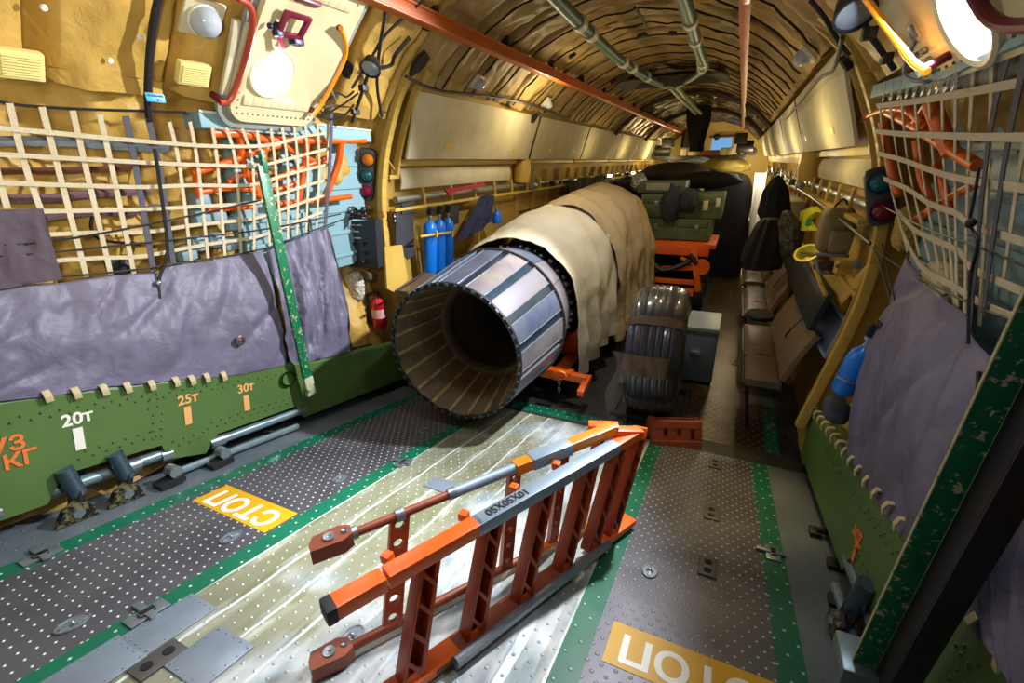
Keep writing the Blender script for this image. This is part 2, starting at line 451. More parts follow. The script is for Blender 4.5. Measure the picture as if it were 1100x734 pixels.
# fittings on the floor
def recess_plate(x, y, w, l, m_, bolts=True, ang=0):
    mb = MB(); c = Vector((x, y, zr(y)))
    f = Matrix.Rotation(math.atan(-.1935) if y < 0 else 0, 3, 'X') @ Matrix.Rotation(ang, 3, 'Z')
    mb.box(c + (RN if y < 0 else Vector((0, 0, 1))) * .003, (w, l, .006), f, .002)
    if bolts:
        for i in range(5):
            for j in (-1, 1):
                for A in ((j * (w / 2 - .012), lerp(-l / 2 + .015, l / 2 - .015, i / 4)), (lerp(-w / 2 + .015, w / 2 - .015, i / 4), j * (l / 2 - .012))):
                    mb.sphere(c + f @ Vector((A[0], A[1], .006)), .0035, n=6)
    return mb.build('patch_plate', m_, floor)
patch = mat('patch_plate_metal', S('#9aa6b4'), .38, .5, var=(9, S('#7e8c9c'), .8), chips=(30, S('#c8d0d8'), .68))
for u, v, w_, l_ in ((226, 706, .17, .17), (475, 522, .17, .12), (183, 670, .14, .22), (100, 722, .16, .2)):
    p = on_ramp(u, v); recess_plate(p.x, p.y, w_, l_, patch)
hole = mat('recess_black', S('#0d0d0e'), .8); plate_dark = mat('dull_plate_metal', S('#5c5a58'), .45, .5)
def tie_ring(u, v, w=.028, l=.06, deck=False, style=0):
    p = at(u, v, z=0) if deck else on_ramp(u, v)
    up = Vector((0, 0, 1)) if deck else RN; fw = Vector((0, 1, 0)) if deck else RD
    X = Vector((1, 0, 0)); mb = MB()
    if style == 0:
        pts = [p + X * (w * math.cos(a)) + fw * (l * math.sin(a)) * (.75) + up * .003 for a in [2 * PI * k / 14 for k in range(14)]]
        mb.tube(pts, .004, 6, closed=True); mb.prism([q - up * .002 for q in pts], up * .003, 0)
        mb.box(p + up * .002, (w * 1.1, l * .35, .004), Matrix((X, fw, up)).transposed(), 0, 1); mb.bar(p - fw * l * .6 + up * .006, p + fw * l * .6 + up * .006, .010, .006, up)
        mb.sphere(p + up * .006, .009, n=8)
    elif style == 1:
        mb.box(p + up * .004, (.075, .13, .008), Matrix((X, fw, up)).transposed(), .003)
        for s_ in (-1, 1): mb.lathe([(0, 0), (0, .016), (.003, .016), (.003, 0)], p + fw * s_ * .03 + up * .008, up, 10, mi=1)
    else:
        mb.box(p + up * .004, (.06, .12, .008), Matrix((X, fw, up)).transposed(), .004)
        mb.bar(p - X * .07 + up * .01, p + X * .05 + up * .01, .025, .012, up)
        mb.box(p + up * .01, (.026, .05, .012), Matrix((X, fw, up)).transposed(), .002, 1)
    mb.build('tie_down_fitting', [plate_dark if style == 1 else steel, hole], floor)
for u, v, st in ((78, 671, 0), (248, 578, 0), (365, 515, 0), (158, 660, 2), (44, 598, 2), (433, 498, 2), (170, 710, 1), (455, 463, 0), (698, 614, 0), (830, 595, 2), (378, 684, 0)):
    tie_ring(u, v, style=st)
for u, v in ((768, 499), (764, 552), (760, 610)): tie_ring(u, v, style=1)
for u, v in ((790, 390), (795, 340), (800, 310), (880, 690 - 0)): 
    if v < 480: tie_ring(u, v, deck=True, style=1)
for u, v in ((895, 610), (897, 650), (905, 690), (875, 575)):
    p = on_ramp(u, v); mb = MB(); mb.tube([p + RN * .03, p + RN * .03 + Vector((.14, .02, 0))], .016, 10); mb.box(p + RN * .015, (.05, .06, .03), None, .005)
    mb.build('tie_down_fitting', darkmetal, floor)
p1 = on_ramp(300, 468) + RN * .02
mb = MB(); mb.tube([p1 - Vector((.1, 0.03, 0)), p1 + Vector((.03, .0, 0))], .012, 8); mb.build('tie_down_fitting', steel, floor)

# ================================================================== CEILING, WALLS
def quilt(mb, y0, y1, a0, a1, r, ny, na, bay=.47, puff=.06, seed=0.0, yoff=1.95):
    def fn(i, j):
        y = lerp(y0, y1, i); a = lerp(a0, a1, j)
        s = ((y + yoff) / bay) % 1.0; k = math.floor((y + yoff) / bay)
        p = puff * (math.sin(PI * s) ** .45) * (.75 + .5 * noise.noise(Vector((k * 3.1, a * 2.2, seed))))
        fall = (math.sin(PI * s)) ** .3
        p += .032 * fall * noise.fractal(Vector((y * 3 + seed, a * 5, k * 1.7)), 1, 2, 4)
        ridge = 1 - abs(noise.noise(Vector((y * 6 + k * 5, a * 2.6, 7.0 + seed))) * 2.2)
        p += .024 * fall * max(0, ridge)
        sag = math.sin(PI * ((a * 3.4 + k * .37) % 1.0)) ** .4
        p *= (.78 + .22 * sag)
        p -= .10 * max(0, 1 - min(s, 1 - s) / .085) ** .5
        return circ(y, a, r - p)
    mb.grid(fn, ny, na); return mb
A0 = math.acos(1.43 / 1.7); A1 = PI - A0
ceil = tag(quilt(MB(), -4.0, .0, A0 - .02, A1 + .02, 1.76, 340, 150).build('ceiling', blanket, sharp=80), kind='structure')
ceil2 = tag(quilt(MB(), .0, 6.6, A0 + .15, A1 - .15, 1.76, 480, 130, bay=.43, puff=.05, yoff=1.72).build('ceiling', blanket_shaded, sharp=80), kind='structure')
ceil3 = tag(quilt(MB(), 6.6, 14.6, A0 + .15, A1 - .15, 1.74, 260, 90, bay=.5, puff=.04, seed=4).build('ceiling', foil, sharp=80), kind='structure')
seamm = mat('seam_shade_brown', S('#2a1d0e'), .9)  # brown-black that stands in for shade between the quilts
for k in range(4, 19):
    y = -1.72 + .43 * k
    if y > 6.4 or y < .1: continue
    mb = MB(); mb.tube([circ(y + .03 * noise.noise(Vector((q * .4, k, 0))), lerp(A0 + .17, A1 - .17, q / 40), 1.675 + .018 * noise.noise(Vector((q * .5, k * 3, 5)))) for q in range(41)], [.0075 + .006 * noise.noise(Vector((q * .6, k, 9))) for q in range(41)], 6)
    mb.build('seam_shade_line', seamm, ceil2)  # dark tube drawn along the seam as its shade
for u, v, sz in ((375, 76, .06), (452, 70, .10), (575, 128, .07), (642, 46, .05), (690, 40, .07), (722, 38, .06), (462, 30, .06), (615, 62, .05), (535, 54, .06), (660, 88, .05), (905, 120, .06), (905, 70, .05)):
    p = cyl(u, v, 1.66); n_ = Vector((-p.x, 0, ZC - p.z)).normalized(); y_ = Vector((0, 1, 0)); x_ = n_.cross(y_); r3 = random.Random(u)
    mb = MB(); mb.prism([p + (y_ * math.cos(a) * .8 + x_ * math.sin(a)) * sz * r3.uniform(.5, 1.1) for a in [2 * PI * q / 7 for q in range(7)]], n_ * -.03); mb.build('gap_shade_patch', seamm, ceil2 if p.y > 0 else ceil)  # dark patch painting the shade in a gap of the quilting
# outer shell that closes the fuselage (walls)
def aft_wall(s):
    mb = MB()
    a_lo = math.asin((-.95) / 1.98); a_hi = A0 + .02
    def fn(i, j):
        y = lerp(-4.0, .12, i); a = lerp(a_lo, a_hi, j)
        k = math.floor((y + 1.95) / .47); q = ((y + 1.95) / .47) % 1
        p = .05 * math.sin(PI * q)**.5 + .08 * noise.fractal(Vector((y * 3.5, a * 5, 3 + s)), 1, 2, 5) + .05 * max(0, 1 - abs(noise.noise(Vector((y * 5, a * 3, 9)))) * 3)
        rr = 1.94 - p
        if j > .93: rr = lerp(rr, 1.70, (j - .93) / .07)
        P_ = circ(y, a, rr); P_.x *= s; return P_
    mb.grid(fn, 150, 60); return mb
tag(aft_wall(-1).build('wall_left', blanket, sharp=80), kind='structure')
tag(aft_wall(1).build('wall_right', blanket, sharp=80), kind='structure')
def hold_wall(s, nm):
    mb = MB()
    prof = [(1.62, -.02), (1.66, .45), (1.69, 1.1), (1.70, 1.55), (1.67, 1.8), (1.6, 2.05), (1.5, 2.25), (1.43, 2.40), (1.30, 2.60)]
    def fn(i, j):
        y = lerp(.12, 14.6, i); t = j * (len(prof) - 1); k = min(int(t), len(prof) - 2)
        x = lerp(prof[k][0], prof[k + 1][0], t - k); z = lerp(prof[k][1], prof[k + 1][1], t - k)
        return (x * s, y, z)
    mb.grid(fn, 30, 14)
    # stringers and frames pressed out of the wall
    for z in (.62, 1.0, 1.3):
        mb.bar((s * 1.665, 2.7, z), (s * 1.665, 14.5, z), .03, .02)
    for k in range(28):
        y = .12 + .515 * k
        if k in (0, 1, 2, 3, 4): continue
        pts = [(s * (x - .03), y, z) for x, z in prof[:5]]
        for a, b_ in zip(pts, pts[1:]): mb.bar(a, b_, .04, .05, (s, 0, 0), 0)
    return mb
tag(hold_wall(-1, 0).build('wall_left', yel2), kind='structure')
tag(hold_wall(1, 0).build('wall_right', yel2), kind='structure')
# forward bulkhead with the lit cabin window
mb = MB()
pts = [circ(14.6, lerp(-.85, PI + .85, k / 40), 1.78) for k in range(41)]
mb.prism(pts, (0, .1, 0))
tag(mb.build('wall_front', mat('bulkhead_cream', S('#d8c27a'), .5, var=(2, S('#b99d50'), .8))), kind='structure')
mb = MB()
c = at(775, 156, y=14.5)
for dx in (-.33, .33): mb.box(c + Vector((dx, -.02, 0)), (.06, .06, .5), None, .01)
for dz in (-.25, .25): mb.box(c + Vector((0, -.02, dz)), (.72, .06, .06), None, .01)
win = tag(mb.build('window_3', yel), kind='structure')
mb = MB(); mb.box(c, (.6, .03, .44)); mb.build('window_glass', mat('blue_cabin_glass', S('#3f6fa0'), .2, emit=(S('#5f8fc4'), .9)), win)

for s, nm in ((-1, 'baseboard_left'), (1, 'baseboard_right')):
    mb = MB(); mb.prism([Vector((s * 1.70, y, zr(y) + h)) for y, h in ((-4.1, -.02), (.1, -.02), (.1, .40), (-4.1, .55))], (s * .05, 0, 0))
    tag(mb.build(nm, mat('dark_grey_metal', S('#3c4246'), .6, var=(8, S('#2c3034'), .8))), kind='structure')  # dark grey metal backing behind the struts
# frame columns at the ramp hinge (both sides) and the narrower second post
framepts = [(1.50, .30), (1.56, .62), (1.63, 1.0), (1.655, 1.35), (1.62, 1.72), (1.53, 2.02), (1.36, 2.36), (1.2, 2.52)]
for s, nm in ((-1, 'trim_1'), (1, 'trim_2')):
    pts = [Vector((s * x, .05, z)) for x, z in framepts]; pts = smooth_poly(pts, 4)
    mb = MB()
    def fr(mb, pts, y0, w, d):
        for a, b_ in zip(pts, pts[1:]):
            n_ = Vector((-(b_ - a).z, 0, (b_ - a).x)).normalized()
            mb.bar(a + Vector((0, y0, 0)), b_ + Vector((0, y0, 0)), w, d, n_, .004, ext=.01)
    fr(mb, pts, 0, .055, .05)
    tag(mb.build(nm, yel), kind='structure')
    mb = MB(); pts2 = [p + Vector((s * -.0, .17, 0)) for p in pts if p.z > 1.75]
    fr(mb, pts2, 0, .03, .05); mb.bar(pts2[0] + Vector((0, -.1, .0)), pts2[0] + Vector((0, .02, 0)), .04, .03)
    mb.bar(pts2[0] + Vector((0, -.15, .2)), pts2[0] + Vector((0, .02, .02)), .015, .015)
    tag(mb.build('trim_%d' % (3 if s < 0 else 4), yel), kind='structure')
for s in (-1, 1):
    mb = MB()
    pts = [(s * 1.50, .25), (s * 1.6, 1.0), (s * 1.66, 1.5), (s * 1.55, 2.0), (s * 1.36, 2.38), (s * 1.7, 2.45), (s * 2.0, 1.9), (s * 2.05, 1.0), (s * 1.95, -.1), (s * 1.6, -.1)]
    mb.prism([(x, .09, z) for x, z in pts], (0, .02, 0))
    tag(mb.build('trim_%d' % (5 if s < 0 else 6), yel2), kind='structure')

# ================================================================== GREEN SILLS
sill_prof = [(-4.1, .66), (-2.41, .56), (-1.75, .49), (-1.2, .45), (-.9, .42), (0, .43), (.25, .42),
             (.25, .05), (-1.12, .06), (-1.18, .16), (-1.70, .15), (-1.77, .06), (-1.95, .1), (-1.98, .19), (-2.36, .2), (-2.42, .09), (-4.1, .1)]
def hp(x, y, h): return Vector((x, y, zr(y))) + RN * h
def sill(s, name, label):
    t = thing(name, label, 'sill', (s * 1.6, -1.0, .3))
    mb = MB(); x = 1.55 * s
    outer = [hp(x, y, h) for y, h in sill_prof]
    mb.prism(outer, (s * .1, 0, 0))
    body = mb.build('side_panel', sillgreen, t)
    # curved top edge and rivets
    mb = MB()
    mb.tube([hp(x + s * .02, y, h) for y, h in sill_prof[:7]], .018, 8)
    mb.build('top_rail', sillgreen, t)
    mb = MB()
    def riv(y, h): mb.sphere(hp(x - s * .001, y, h), .0055, n=6)
    for k in range(52):
        y = -3.3 + k * .06
        ht = .56 - (y + 2.41) * -.0 ; ht = lerp(.62, .43, min(1, (y + 3.3) / 2.4))
        riv(y, ht - .05); riv(y + .03, ht - .075)
    for k in range(22):
        y = -2.3 + k * .05; lo = .25 if y < -1.95 else (.16 if y < -1.75 else .2)
        riv(y, lo); riv(y + .025, lo + .03)
    for h in (.24, .28, .32, .36, .40, .44):
        for y in (-2.02, -1.98): riv(y + (h * 10 % 2) * .01, h)
    mb.build('rivets', mat('rivet_green', S('#46602e'), .4), t)
    return t
sl = sill(-1, 'ramp_sill', 'long green riveted ramp sill with 20т 25т 30т load marks on the left')
sr = sill(1, 'ramp_sill', 'green ramp sill along the right edge of the floor, crossed by the dark post')
wtx = mat('white_marking', S('#f3efe2'), .5, chips=(40, S('#c9c2a0'), .7)); otx = mat('orange_marking', S('#f0b06a'), .5, chips=(40, S('#6c8a4c'), .68)); rtx = mat('red_orange_marking', S('#f07a3c'), .5, chips=(30, S('#5c7a3e'), .66))
XL = -1.548
def smark(u, v, body, size, m_, bar=None, parent=sl):
    p = at(u, v, x=XL); text(body, size, frame(p, (0, .975, -.17), (0, .17, .975)), 'load_marking', m_, parent, .0008)
def sbar(u0, v0, u1, v1, wd, m_):
    a = at(u0, v0, x=XL); b_ = at(u1, v1, x=XL); mb = MB(); mb.bar(a, b_, .002, wd, (0, 1, 0), 0); mb.build('load_marking', m_, sl)
smark(83, 450, '20т', .075, wtx); smark(202, 429, '25т', .07, otx); smark(264, 417, '30т', .07, otx)
sbar(83, 460, 87, 483, .035, wtx); sbar(201, 437, 203, 456, .035, otx); sbar(264, 425, 266, 441, .035, otx)
smark(-2, 482, 'РУЗ', .085, rtx); smark(2, 500, '00 КГ', .085, rtx)
p = at(921, 575, x=1.548); text('20т', .08, frame(p, (0, .97, -.2), (0, .2, .97)).copy() @ Matrix.Rotation(PI, 4, 'Y') @ Matrix.Rotation(PI, 4, 'Z'), 'load_marking', rtx, sr, .0008)
mb = MB(); mb.bar(at(921, 582, x=1.547), at(915, 603, x=1.547), .002, .03, (0, 1, 0), 0); mb.build('load_marking', rtx, sr)
# drain pipe stub on the left sill
p = at(310, 407, x=-1.53)
mb = MB(); mb.lathe([(0, .052), (0, .043), (.09, .043), (.09, .001)], p, (-1, 0, 0), 20); mb.lathe([(0, .043), (0, .052), (.1, .052)], p, (-1, 0, 0), 20, mi=0)
mb.lathe([(.06, .0), (.06, .043)], p, (-1, 0, 0), 20, mi=1)
mb.build('pipe_socket', [sillgreen, hole], sl)
# lacing tabs on both sills (webbing tabs that hold the curtains)
tabm = mat('tab_webbing', S('#c9b98f'), .7, bump=(60, .3))
def tab(x, y, h, s, parent, m_=tabm, w=.026):
    p = hp(x, y, h); mb = MB()
    pts = [p + Vector((s * .03, 0, .025)), p + Vector((s * .004, 0, .022)), p + Vector((-s * .004, 0, -.0)), p + Vector((-s * .001, 0, -.022))]
    for a, b_ in zip(pts, pts[1:]): mb.bar(a, b_, w, .006, (1, 0, .3), .001, ext=.004)
    mb.build('lacing_tab', m_, parent)
for u, v in ((10, 433), (45, 429), (79, 425), (107, 422), (136, 419), (165, 415), (184, 413), (201, 410), (221, 408)):
    q = at(u, v, x=-1.55); tab(-1.535, q.y, (q.z + .1935 * q.y) * .98, -1, sl)
for k in range(21):
    y = -.05 - k * .115; tab(1.535, y, lerp(.425, .57, -y / 2.5), 1, sr, w=.02)
# hydraulic struts and hinge brackets beside the left sill
strutm = mat('strut_grey_blue', S('#93a7ad'), .35, .5, var=(9, S('#748a92'), .7))
def strut_set(s):
    out = []
    t = thing('actuator_strut', 'pale blue strut running through the cut-out of the %s sill' % ('left' if s < 0 else 'right'), 'strut', (s * 1.6, -2.1, .5))
    mb = MB(); mb.tube([hp(s * 1.58, -2.75, .12), hp(s * 1.58, -1.75, .13)], .028, 12); mb.build('rod', strutm, t)
    for y in (-2.6, -2.12, -1.98):
        mb = MB(); mb.tube([hp(s * 1.58, y, .12), hp(s * 1.58, y + .05, .12)], .037, 12); mb.build('collar', steel, t)
    t2 = thing('actuator_strut', 'long pale strut below the 30т mark of the %s sill' % ('left' if s < 0 else 'right') if s < 0 else 'long pale strut below the cut-out of the right sill', 'strut', (s * 1.57, -1.5, .4))
    mb = MB(); mb.tube([hp(s * 1.57, -1.72, .10), hp(s * 1.57, -1.1, .11)], .026, 12); mb.build('rod', strutm, t2)
    mb = MB(); mb.tube([hp(s * 1.57, -1.74, .10), hp(s * 1.57, -1.66, .10)], .035, 12); mb.build('collar', steel, t2)
    mb = MB(); mb.tube([hp(s * 1.52, -1.95, .03), hp(s * 1.52, -1.2, .03)], .02, 10); mb.build('lower_rod', strutm, t2)
strut_set(-1); strut_set(1)
ochre = mat('worn_ochre_metal', S('#7c7450'), .5, .3, chips=(30, S('#1e1c18'), .48))
def hinge(s, y, label):
    x = s * 1.46; t = thing('hinge_bracket', label, 'bracket', hp(x, y, 0), 'sill hinge brackets')
    mb = MB()
    mb.prism([hp(x, y - .075, .005), hp(x, y + .075, .005), hp(x, y + .045, .07), hp(x, y, .095), hp(x, y - .045, .07)], (s * .03, 0, 0)); mb.build('plate', ochre, t)
    mb = MB(); mb.lathe([(-.012, 0), (-.012, .022), (.02, .022)], hp(x, y, .045), (s, 0, 0), 6); mb.build('bolt', steel, t)
    mb = MB(); mb.tube([hp(s * 1.52, y + .03, .1), hp(s * 1.535, y - .0, .23)], .033, 14); mb.build('damper_cylinder', mat('blue_grey_cylinder', S('#5c7484'), .25, .7), t)
    mb = MB(); mb.bar(hp(s * 1.49, y, .03), hp(s * 1.52, y + .03, .13), .05, .03); mb.build('arm', black, t)
hinge(-1, -2.36, 'dark hinge bracket with bolt under the 20т mark, nearer the camera')
hinge(-1, -2.18, 'dark hinge bracket with bolt under the 20т mark, the farther one')
hinge(1, -1.45, 'shaded hinge bracket beside the right sill')
for y in (-2.0, -1.75):
    t = thing('sill_latch', 'small grey latch block on the floor edge %s' % ('just ahead of the hinge brackets' if y < -1.9 else 'under the gap beside the 25т mark'), 'latch', hp(-1.5, y, 0), 'floor edge latches')
    mb = MB(); mb.box(hp(-1.47, y, .02), (.08, .12, .04), None, .006); mb.build('base', darkmetal, t)
    mb = MB(); mb.lathe([(0, 0), (0, .03), (.06, .03), (.06, 0)], hp(-1.5, y + .02, .07), (1, 0, 0), 14); mb.build('roller', steel, t)

# ================================================================== GREEN POSTS
def post(x, y, z0, z1, label, s, th, wd, dx=0):
    t = thing('brace_post', label, 'post', (x, y, z0))
    mb = MB(); mb.bar((x, y, z0), (x + dx, y, z1), th, wd, (0, 1, 0), .003)
    mb.build('bar', postgreen, t)
    return t
P0 = at(333, 420, x=-1.47); P1 = at(281, 178, x=-1.47)
t = thing('brace_post', 'chipped bright green flat post hanging in front of the left net and curtain', 'post', P0)
mb = MB(); mb.bar(P0, P1, .02, .062, (0, 1, 0), .003); mb.build('bar', postgreen, t)
mb = MB(); mb.bar(P0 + Vector((0.002, .002, -.03)), P0 + Vector((0.002, 0, .10)), .026, .066, (0, 1, 0), .004); mb.build('foot', mat('scuffed_cream_metal', S('#c3c0a2'), .5, chips=(20, S('#3d7a4c'), .55)), t)
mb = MB(); mb.bar(P1 + Vector((0, 0, .02)), P1 + Vector((0, .03, .02)), .03, .12, (0, 0, 1), .004); mb.build('head_bracket', postgreen, t)
Q0 = at(928, 712, x=1.40); Q1 = at(1112, 335, x=1.40)
Q1 = Q1 + (Q1 - Q0) * .35
t = thing('brace_post', 'large dark-sided green post slanting across the right foreground', 'post', Q0)
# U channel: chipped green flange towards the cabin, black web
mb = MB(); d = (Q1 - Q0).normalized()
mb.bar(Q0, Q1, .05, .012, (0, -1, 0), .002)
mb.build('green_flange', postgreen, t)
tag(t.children[0], 'chipped green flange')
for dx_ in (-.025, .025):
    mb = MB(); mb.bar(Q0 + Vector((dx_, -.003, 0)), Q1 + Vector((dx_, -.003, 0)), .0025, .008, (0, -1, 0), .001); tag(mb.build('worn_edge', mat('worn_cream_edge', S('#b9b48e'), .5, chips=(40, S('#3d7a4c'), .6)), t), 'worn cream edge')
mb = MB(); mb.bar(Q0 + Vector((.028, .0, 0)), Q1 + Vector((.028, .0, 0)), .008, .14, (0, -1, 0), .002)
mb.bar(Q0 + Vector((.05, -.07, 0)), Q1 + Vector((.05, -.07, 0)), .05, .01, (0, -1, 0), .002)
mb.build('channel', black, t)
tag(t.children[-1], 'black channel side')
mb = MB(); mb.box(Q0 + Vector((.0, .02, -.03)), (.1, .12, .06), None, .01); mb.build('foot', strutm, t)

# ================================================================== JET ENGINE
EN = Vector((-.63, -.6, .70)); EA = Vector((-.045, .998, .03)).normalized()
t = thing('jet_engine', 'large jet engine with a wide petal nozzle facing the camera', 'engine', (-.6, .6, .0))
EU = (Vector((0, 0, 1)) - EA * EA.z).normalized(); EV = EA.cross(EU)
def ep(s, a, r): return EN + EA * s + (EU * math.cos(a) + EV * math.sin(a)) * r
RE = .485
def rprof(s):  # outer radius along the axis
    return lerp(RE, .555, min(1, s / .72)) if s < .72 else lerp(.56, .5, min(1, (s - .72) / .38))
pet_mats = [mat('petal_blue_steel', S('#4c5f80'), .42, .65, var=(6, S('#8a8fa4'), .8), bump=(50, .1)),
            mat('petal_violet_steel', S('#6c6884'), .44, .6, var=(5, S('#b0a79c'), .8), bump=(50, .1)),
            mat('petal_sand_steel', S('#857a74'), .44, .6, var=(5, S('#7f8092'), .9), bump=(50, .1))]
pet_dark = mat('petal_seal_blue', S('#3c4b60'), .3, .85, var=(8, S('#5b7088'), .8))
NP = 16
for k in range(NP):
    a = 2 * PI * k / NP
    def petal(a0, a1, s0, s1, dr, n=4, th=.012):
        mb = MB()
        def fn(i, j):
            s = lerp(s0, s1, i); return ep(s, lerp(a0, a1, j), rprof(s) + dr)
        mb.grid(fn, 3, n, thick=lambda p: -((p - EN) - EA * (p - EN).dot(EA)).normalized() * th); return mb
    hw = PI / NP
    petal(a - hw * .70, a + hw * .70, .012, .70, .004).build('outer_petal', pet_mats[(k * 7) % 3], t)
    mb = petal(a + hw * .66, a + hw * 1.34, .0, .705, -.008, 2)
    mb.build('seal_petal', pet_dark, t)
    # second band behind the petals
    petal(a - hw * .97, a + hw * .97, .73, 1.08, .0, 4).build('shroud_plate', pet_mats[(k * 5 + (1 if k % 3 else 0)) % 2], t)
mb = MB()  # thin raised lines on the petals
for k in range(NP):
    for da in (-.70, .70):
        a = 2 * PI * k / NP + da * PI / NP
        mb.tube([ep(s, a, rprof(s) + .004) for s in (.02, .36, .70)], .0045, 5)
mb.build('petal_edges', steel, t)
inner = [mat('inner_petal_bronze', S('#a08c70'), .42, .4, var=(7, S('#4a4036'), .8), bump=(40, .2)), mat('inner_petal_brown', S('#8a7458'), .45, .4, var=(7, S('#7c6e58'), .7), bump=(40, .2))]
gold = mat('inner_seal_gold', S('#ecd090'), .35, .3, var=(14, S('#6e5c3c'), .8))
NI = 20
def rin(s): return lerp(RE - .022, .385, min(1, s / .5))
for k in range(NI):
    a = 2 * PI * k / NI; hw = PI / NI
    mb = MB(); mb.grid(lambda i, j: ep(lerp(.0, .5, i), lerp(a - hw * .84, a + hw * .84, j), rin(lerp(0, .5, i)) + .006), 3, 3, thick=lambda p: ((p - EN) - EA * (p - EN).dot(EA)).normalized() * .008)
    mb.build('inner_petal', inner[k % 2], t)
    mb = MB(); mb.grid(lambda i, j: ep(lerp(.01, .49, i), lerp(a + hw * .84, a + hw * 1.16, j), rin(lerp(0, .49, i)) - .004), 3, 2, thick=lambda p: ((p - EN) - EA * (p - EN).dot(EA)).normalized() * .01)
    mb.build('inner_seal', gold, t)
mb = MB(); mb.lathe([(.0, .0 + RE - .02), (0, RE + .006), (.018, RE + .008), (.02, RE - .018)], EN, EA, 64, ref=EU); mb.build('rim_ring', black, t)
for k in range(48):
    mb = MB(); a = 2 * PI * k / 48; c_ = ep(-.004, a, RE - .004); e = (EU * math.cos(a) + EV * math.sin(a)); tn = EA.cross(e)
    mb.box(c_, (.016 + .012 * (k % 3 == 0), .016, .012), Matrix((tn, e, EA)).transposed(), .002)
    mb.build('rim_clip', mat('clip_teal_grey', S('#7f98a0'), .35, .7, var=(30, S('#3c4448'), 1)), t)
mb = MB()
mb.lathe([(.5, .42), (.485, .385), (.49, .355), (.52, .335), (.56, .33), (.60, .345), (.66, .34), (.72, .325), (.86, .32), (.9, .30), (1.2, .30), (2.0, .29)], EN, EA, 40, ref=EU)
mb.build('afterburner_liner', mat('liner_soot', S('#7a6a58'), .5, .5, var=(8, S('#5a4e40'), .8)), t)
mb = MB(); mb.lathe([(2.0, .0), (2.0, .3)], EN, EA, 32, ref=EU); mb.build('flame_holder', black, t)
mb = MB(); mb.lathe([(.69, .545), (.70, .572), (.72, .572), (.735, .55)], EN, EA, 64, ref=EU); mb.build('petal_hinge_ring', darkmetal, t)
mb = MB(); mb.lathe([(.7, .54), (1.05, .50), (1.1, .47), (1.3, .46), (1.35, .5), (2.2, .5), (2.3, .45), (3.0, .46), (3.6, .5), (3.7, .4), (3.7, .0)], EN, EA, 40, ref=EU); mb.build('casing', mat('engine_casing_brown', S('#6a4a3a'), .4, .5, var=(8, S('#3c3230'), .9)), t)
mb = MB()
for k in range(26):
    a = -1.9 + 3.8 * k / 25 + .03 * math.sin(k * 5); c_ = ep(1.12 + .02 * math.sin(k * 3), a, .50)
    mb.sphere(c_, .016 + .006 * (k % 3), n=8); mb.tube([c_, ep(1.28, a + .05, .49)], .007, 5)
mb.build('fuel_nozzles', steel, t)
mb = MB(); 
for s, r in ((1.15, .49), (1.22, .485)): mb.tube([ep(s, 2 * PI * k / 40, r) for k in range(40)], .010, 6, closed=True)
mb.build('fuel_manifold', darkmetal, t)

# fabric covers: dark beige rear cover and pale front sheet
cv1 = mat('pale_canvas', S('#cdc6b4'), .85, var=(2.5, S('#bfb18c'), .8), bump=(16, .25), crease=(2.6, .35))
cv2 = mat('beige_canvas', S('#b8a27c'), .85, var=(2.2, S('#9c8562'), .8), bump=(14, .3), crease=(3, .4))
def cover(name, label, m_, stations, amp, seed, a_l, a_r, drop_r=.5):
    """stations: (y, xc, zc, r_top, r_side)"""
    def fn(i, j):
        t_ = i * (len(stations) - 1); k = min(int(t_), len(stations) - 2); f = t_ - k
        y, xc, zc, rt, rs = [lerp(stations[k][q], stations[k + 1][q], f) for q in range(5)]
        a = lerp(a_l, a_r, j)
        e = 0
        fold = amp * noise.fractal(Vector((y * 1.8, a * 2.2, seed)), 1, 2, 4) + amp * .8 * (1 - abs(noise.noise(Vector((y * 3 + a, a * 1.2, seed + 9)))) * 3)
        if abs(a) <= PI / 2 * .95:
            p = Vector((xc + math.sin(a) * (rs + fold), y, zc + math.cos(a) * (rt + fold)))
        else:
            sg = 1 if a > 0 else -1; b_ = abs(a) - PI / 2 * .95
            ripple = .035 * math.sin(y * 22 + seed) * min(1, b_ * 2)
            y2 = y + (-.0 if sg > 0 else 0)
            p = Vector((xc + sg * (rs * .997 + fold + ripple + b_ * .03), y2, zc + .078 * rt - b_ * drop_r))
        return p
    mb = MB(); mb.grid(fn, 60, 84, thick=lambda p: Vector((0, 0, -.006)))
    return tag(mb.build(name, m_, sharp=70), label, 'cover')
cover('engine_cover', 'pale canvas sheet draped over the engine just behind its nozzle', cv1,
      [(.42, -.66, .74, .575, .575), (.55, -.66, .74, .62, .60), (.95, -.66, .78, .66, .62), (1.3, -.66, .79, .68, .63), (1.55, -.66, .79, .70, .64)], .018, 3, -2.2, 2.42, .62)
cover('engine_cover', 'darker beige canvas cover over the rear of the engine behind the pale sheet', cv2,
      [(1.45, -.62, .80, .67, .62), (2.0, -.62, .84, .70, .64), (2.6, -.61, .86, .73, .66), (3.1, -.60, .86, .74, .67), (3.35, -.60, .84, .66, .62), (3.5, -.60, .8, .4, .5)], .03, 11, -2.3, 2.5, .7)

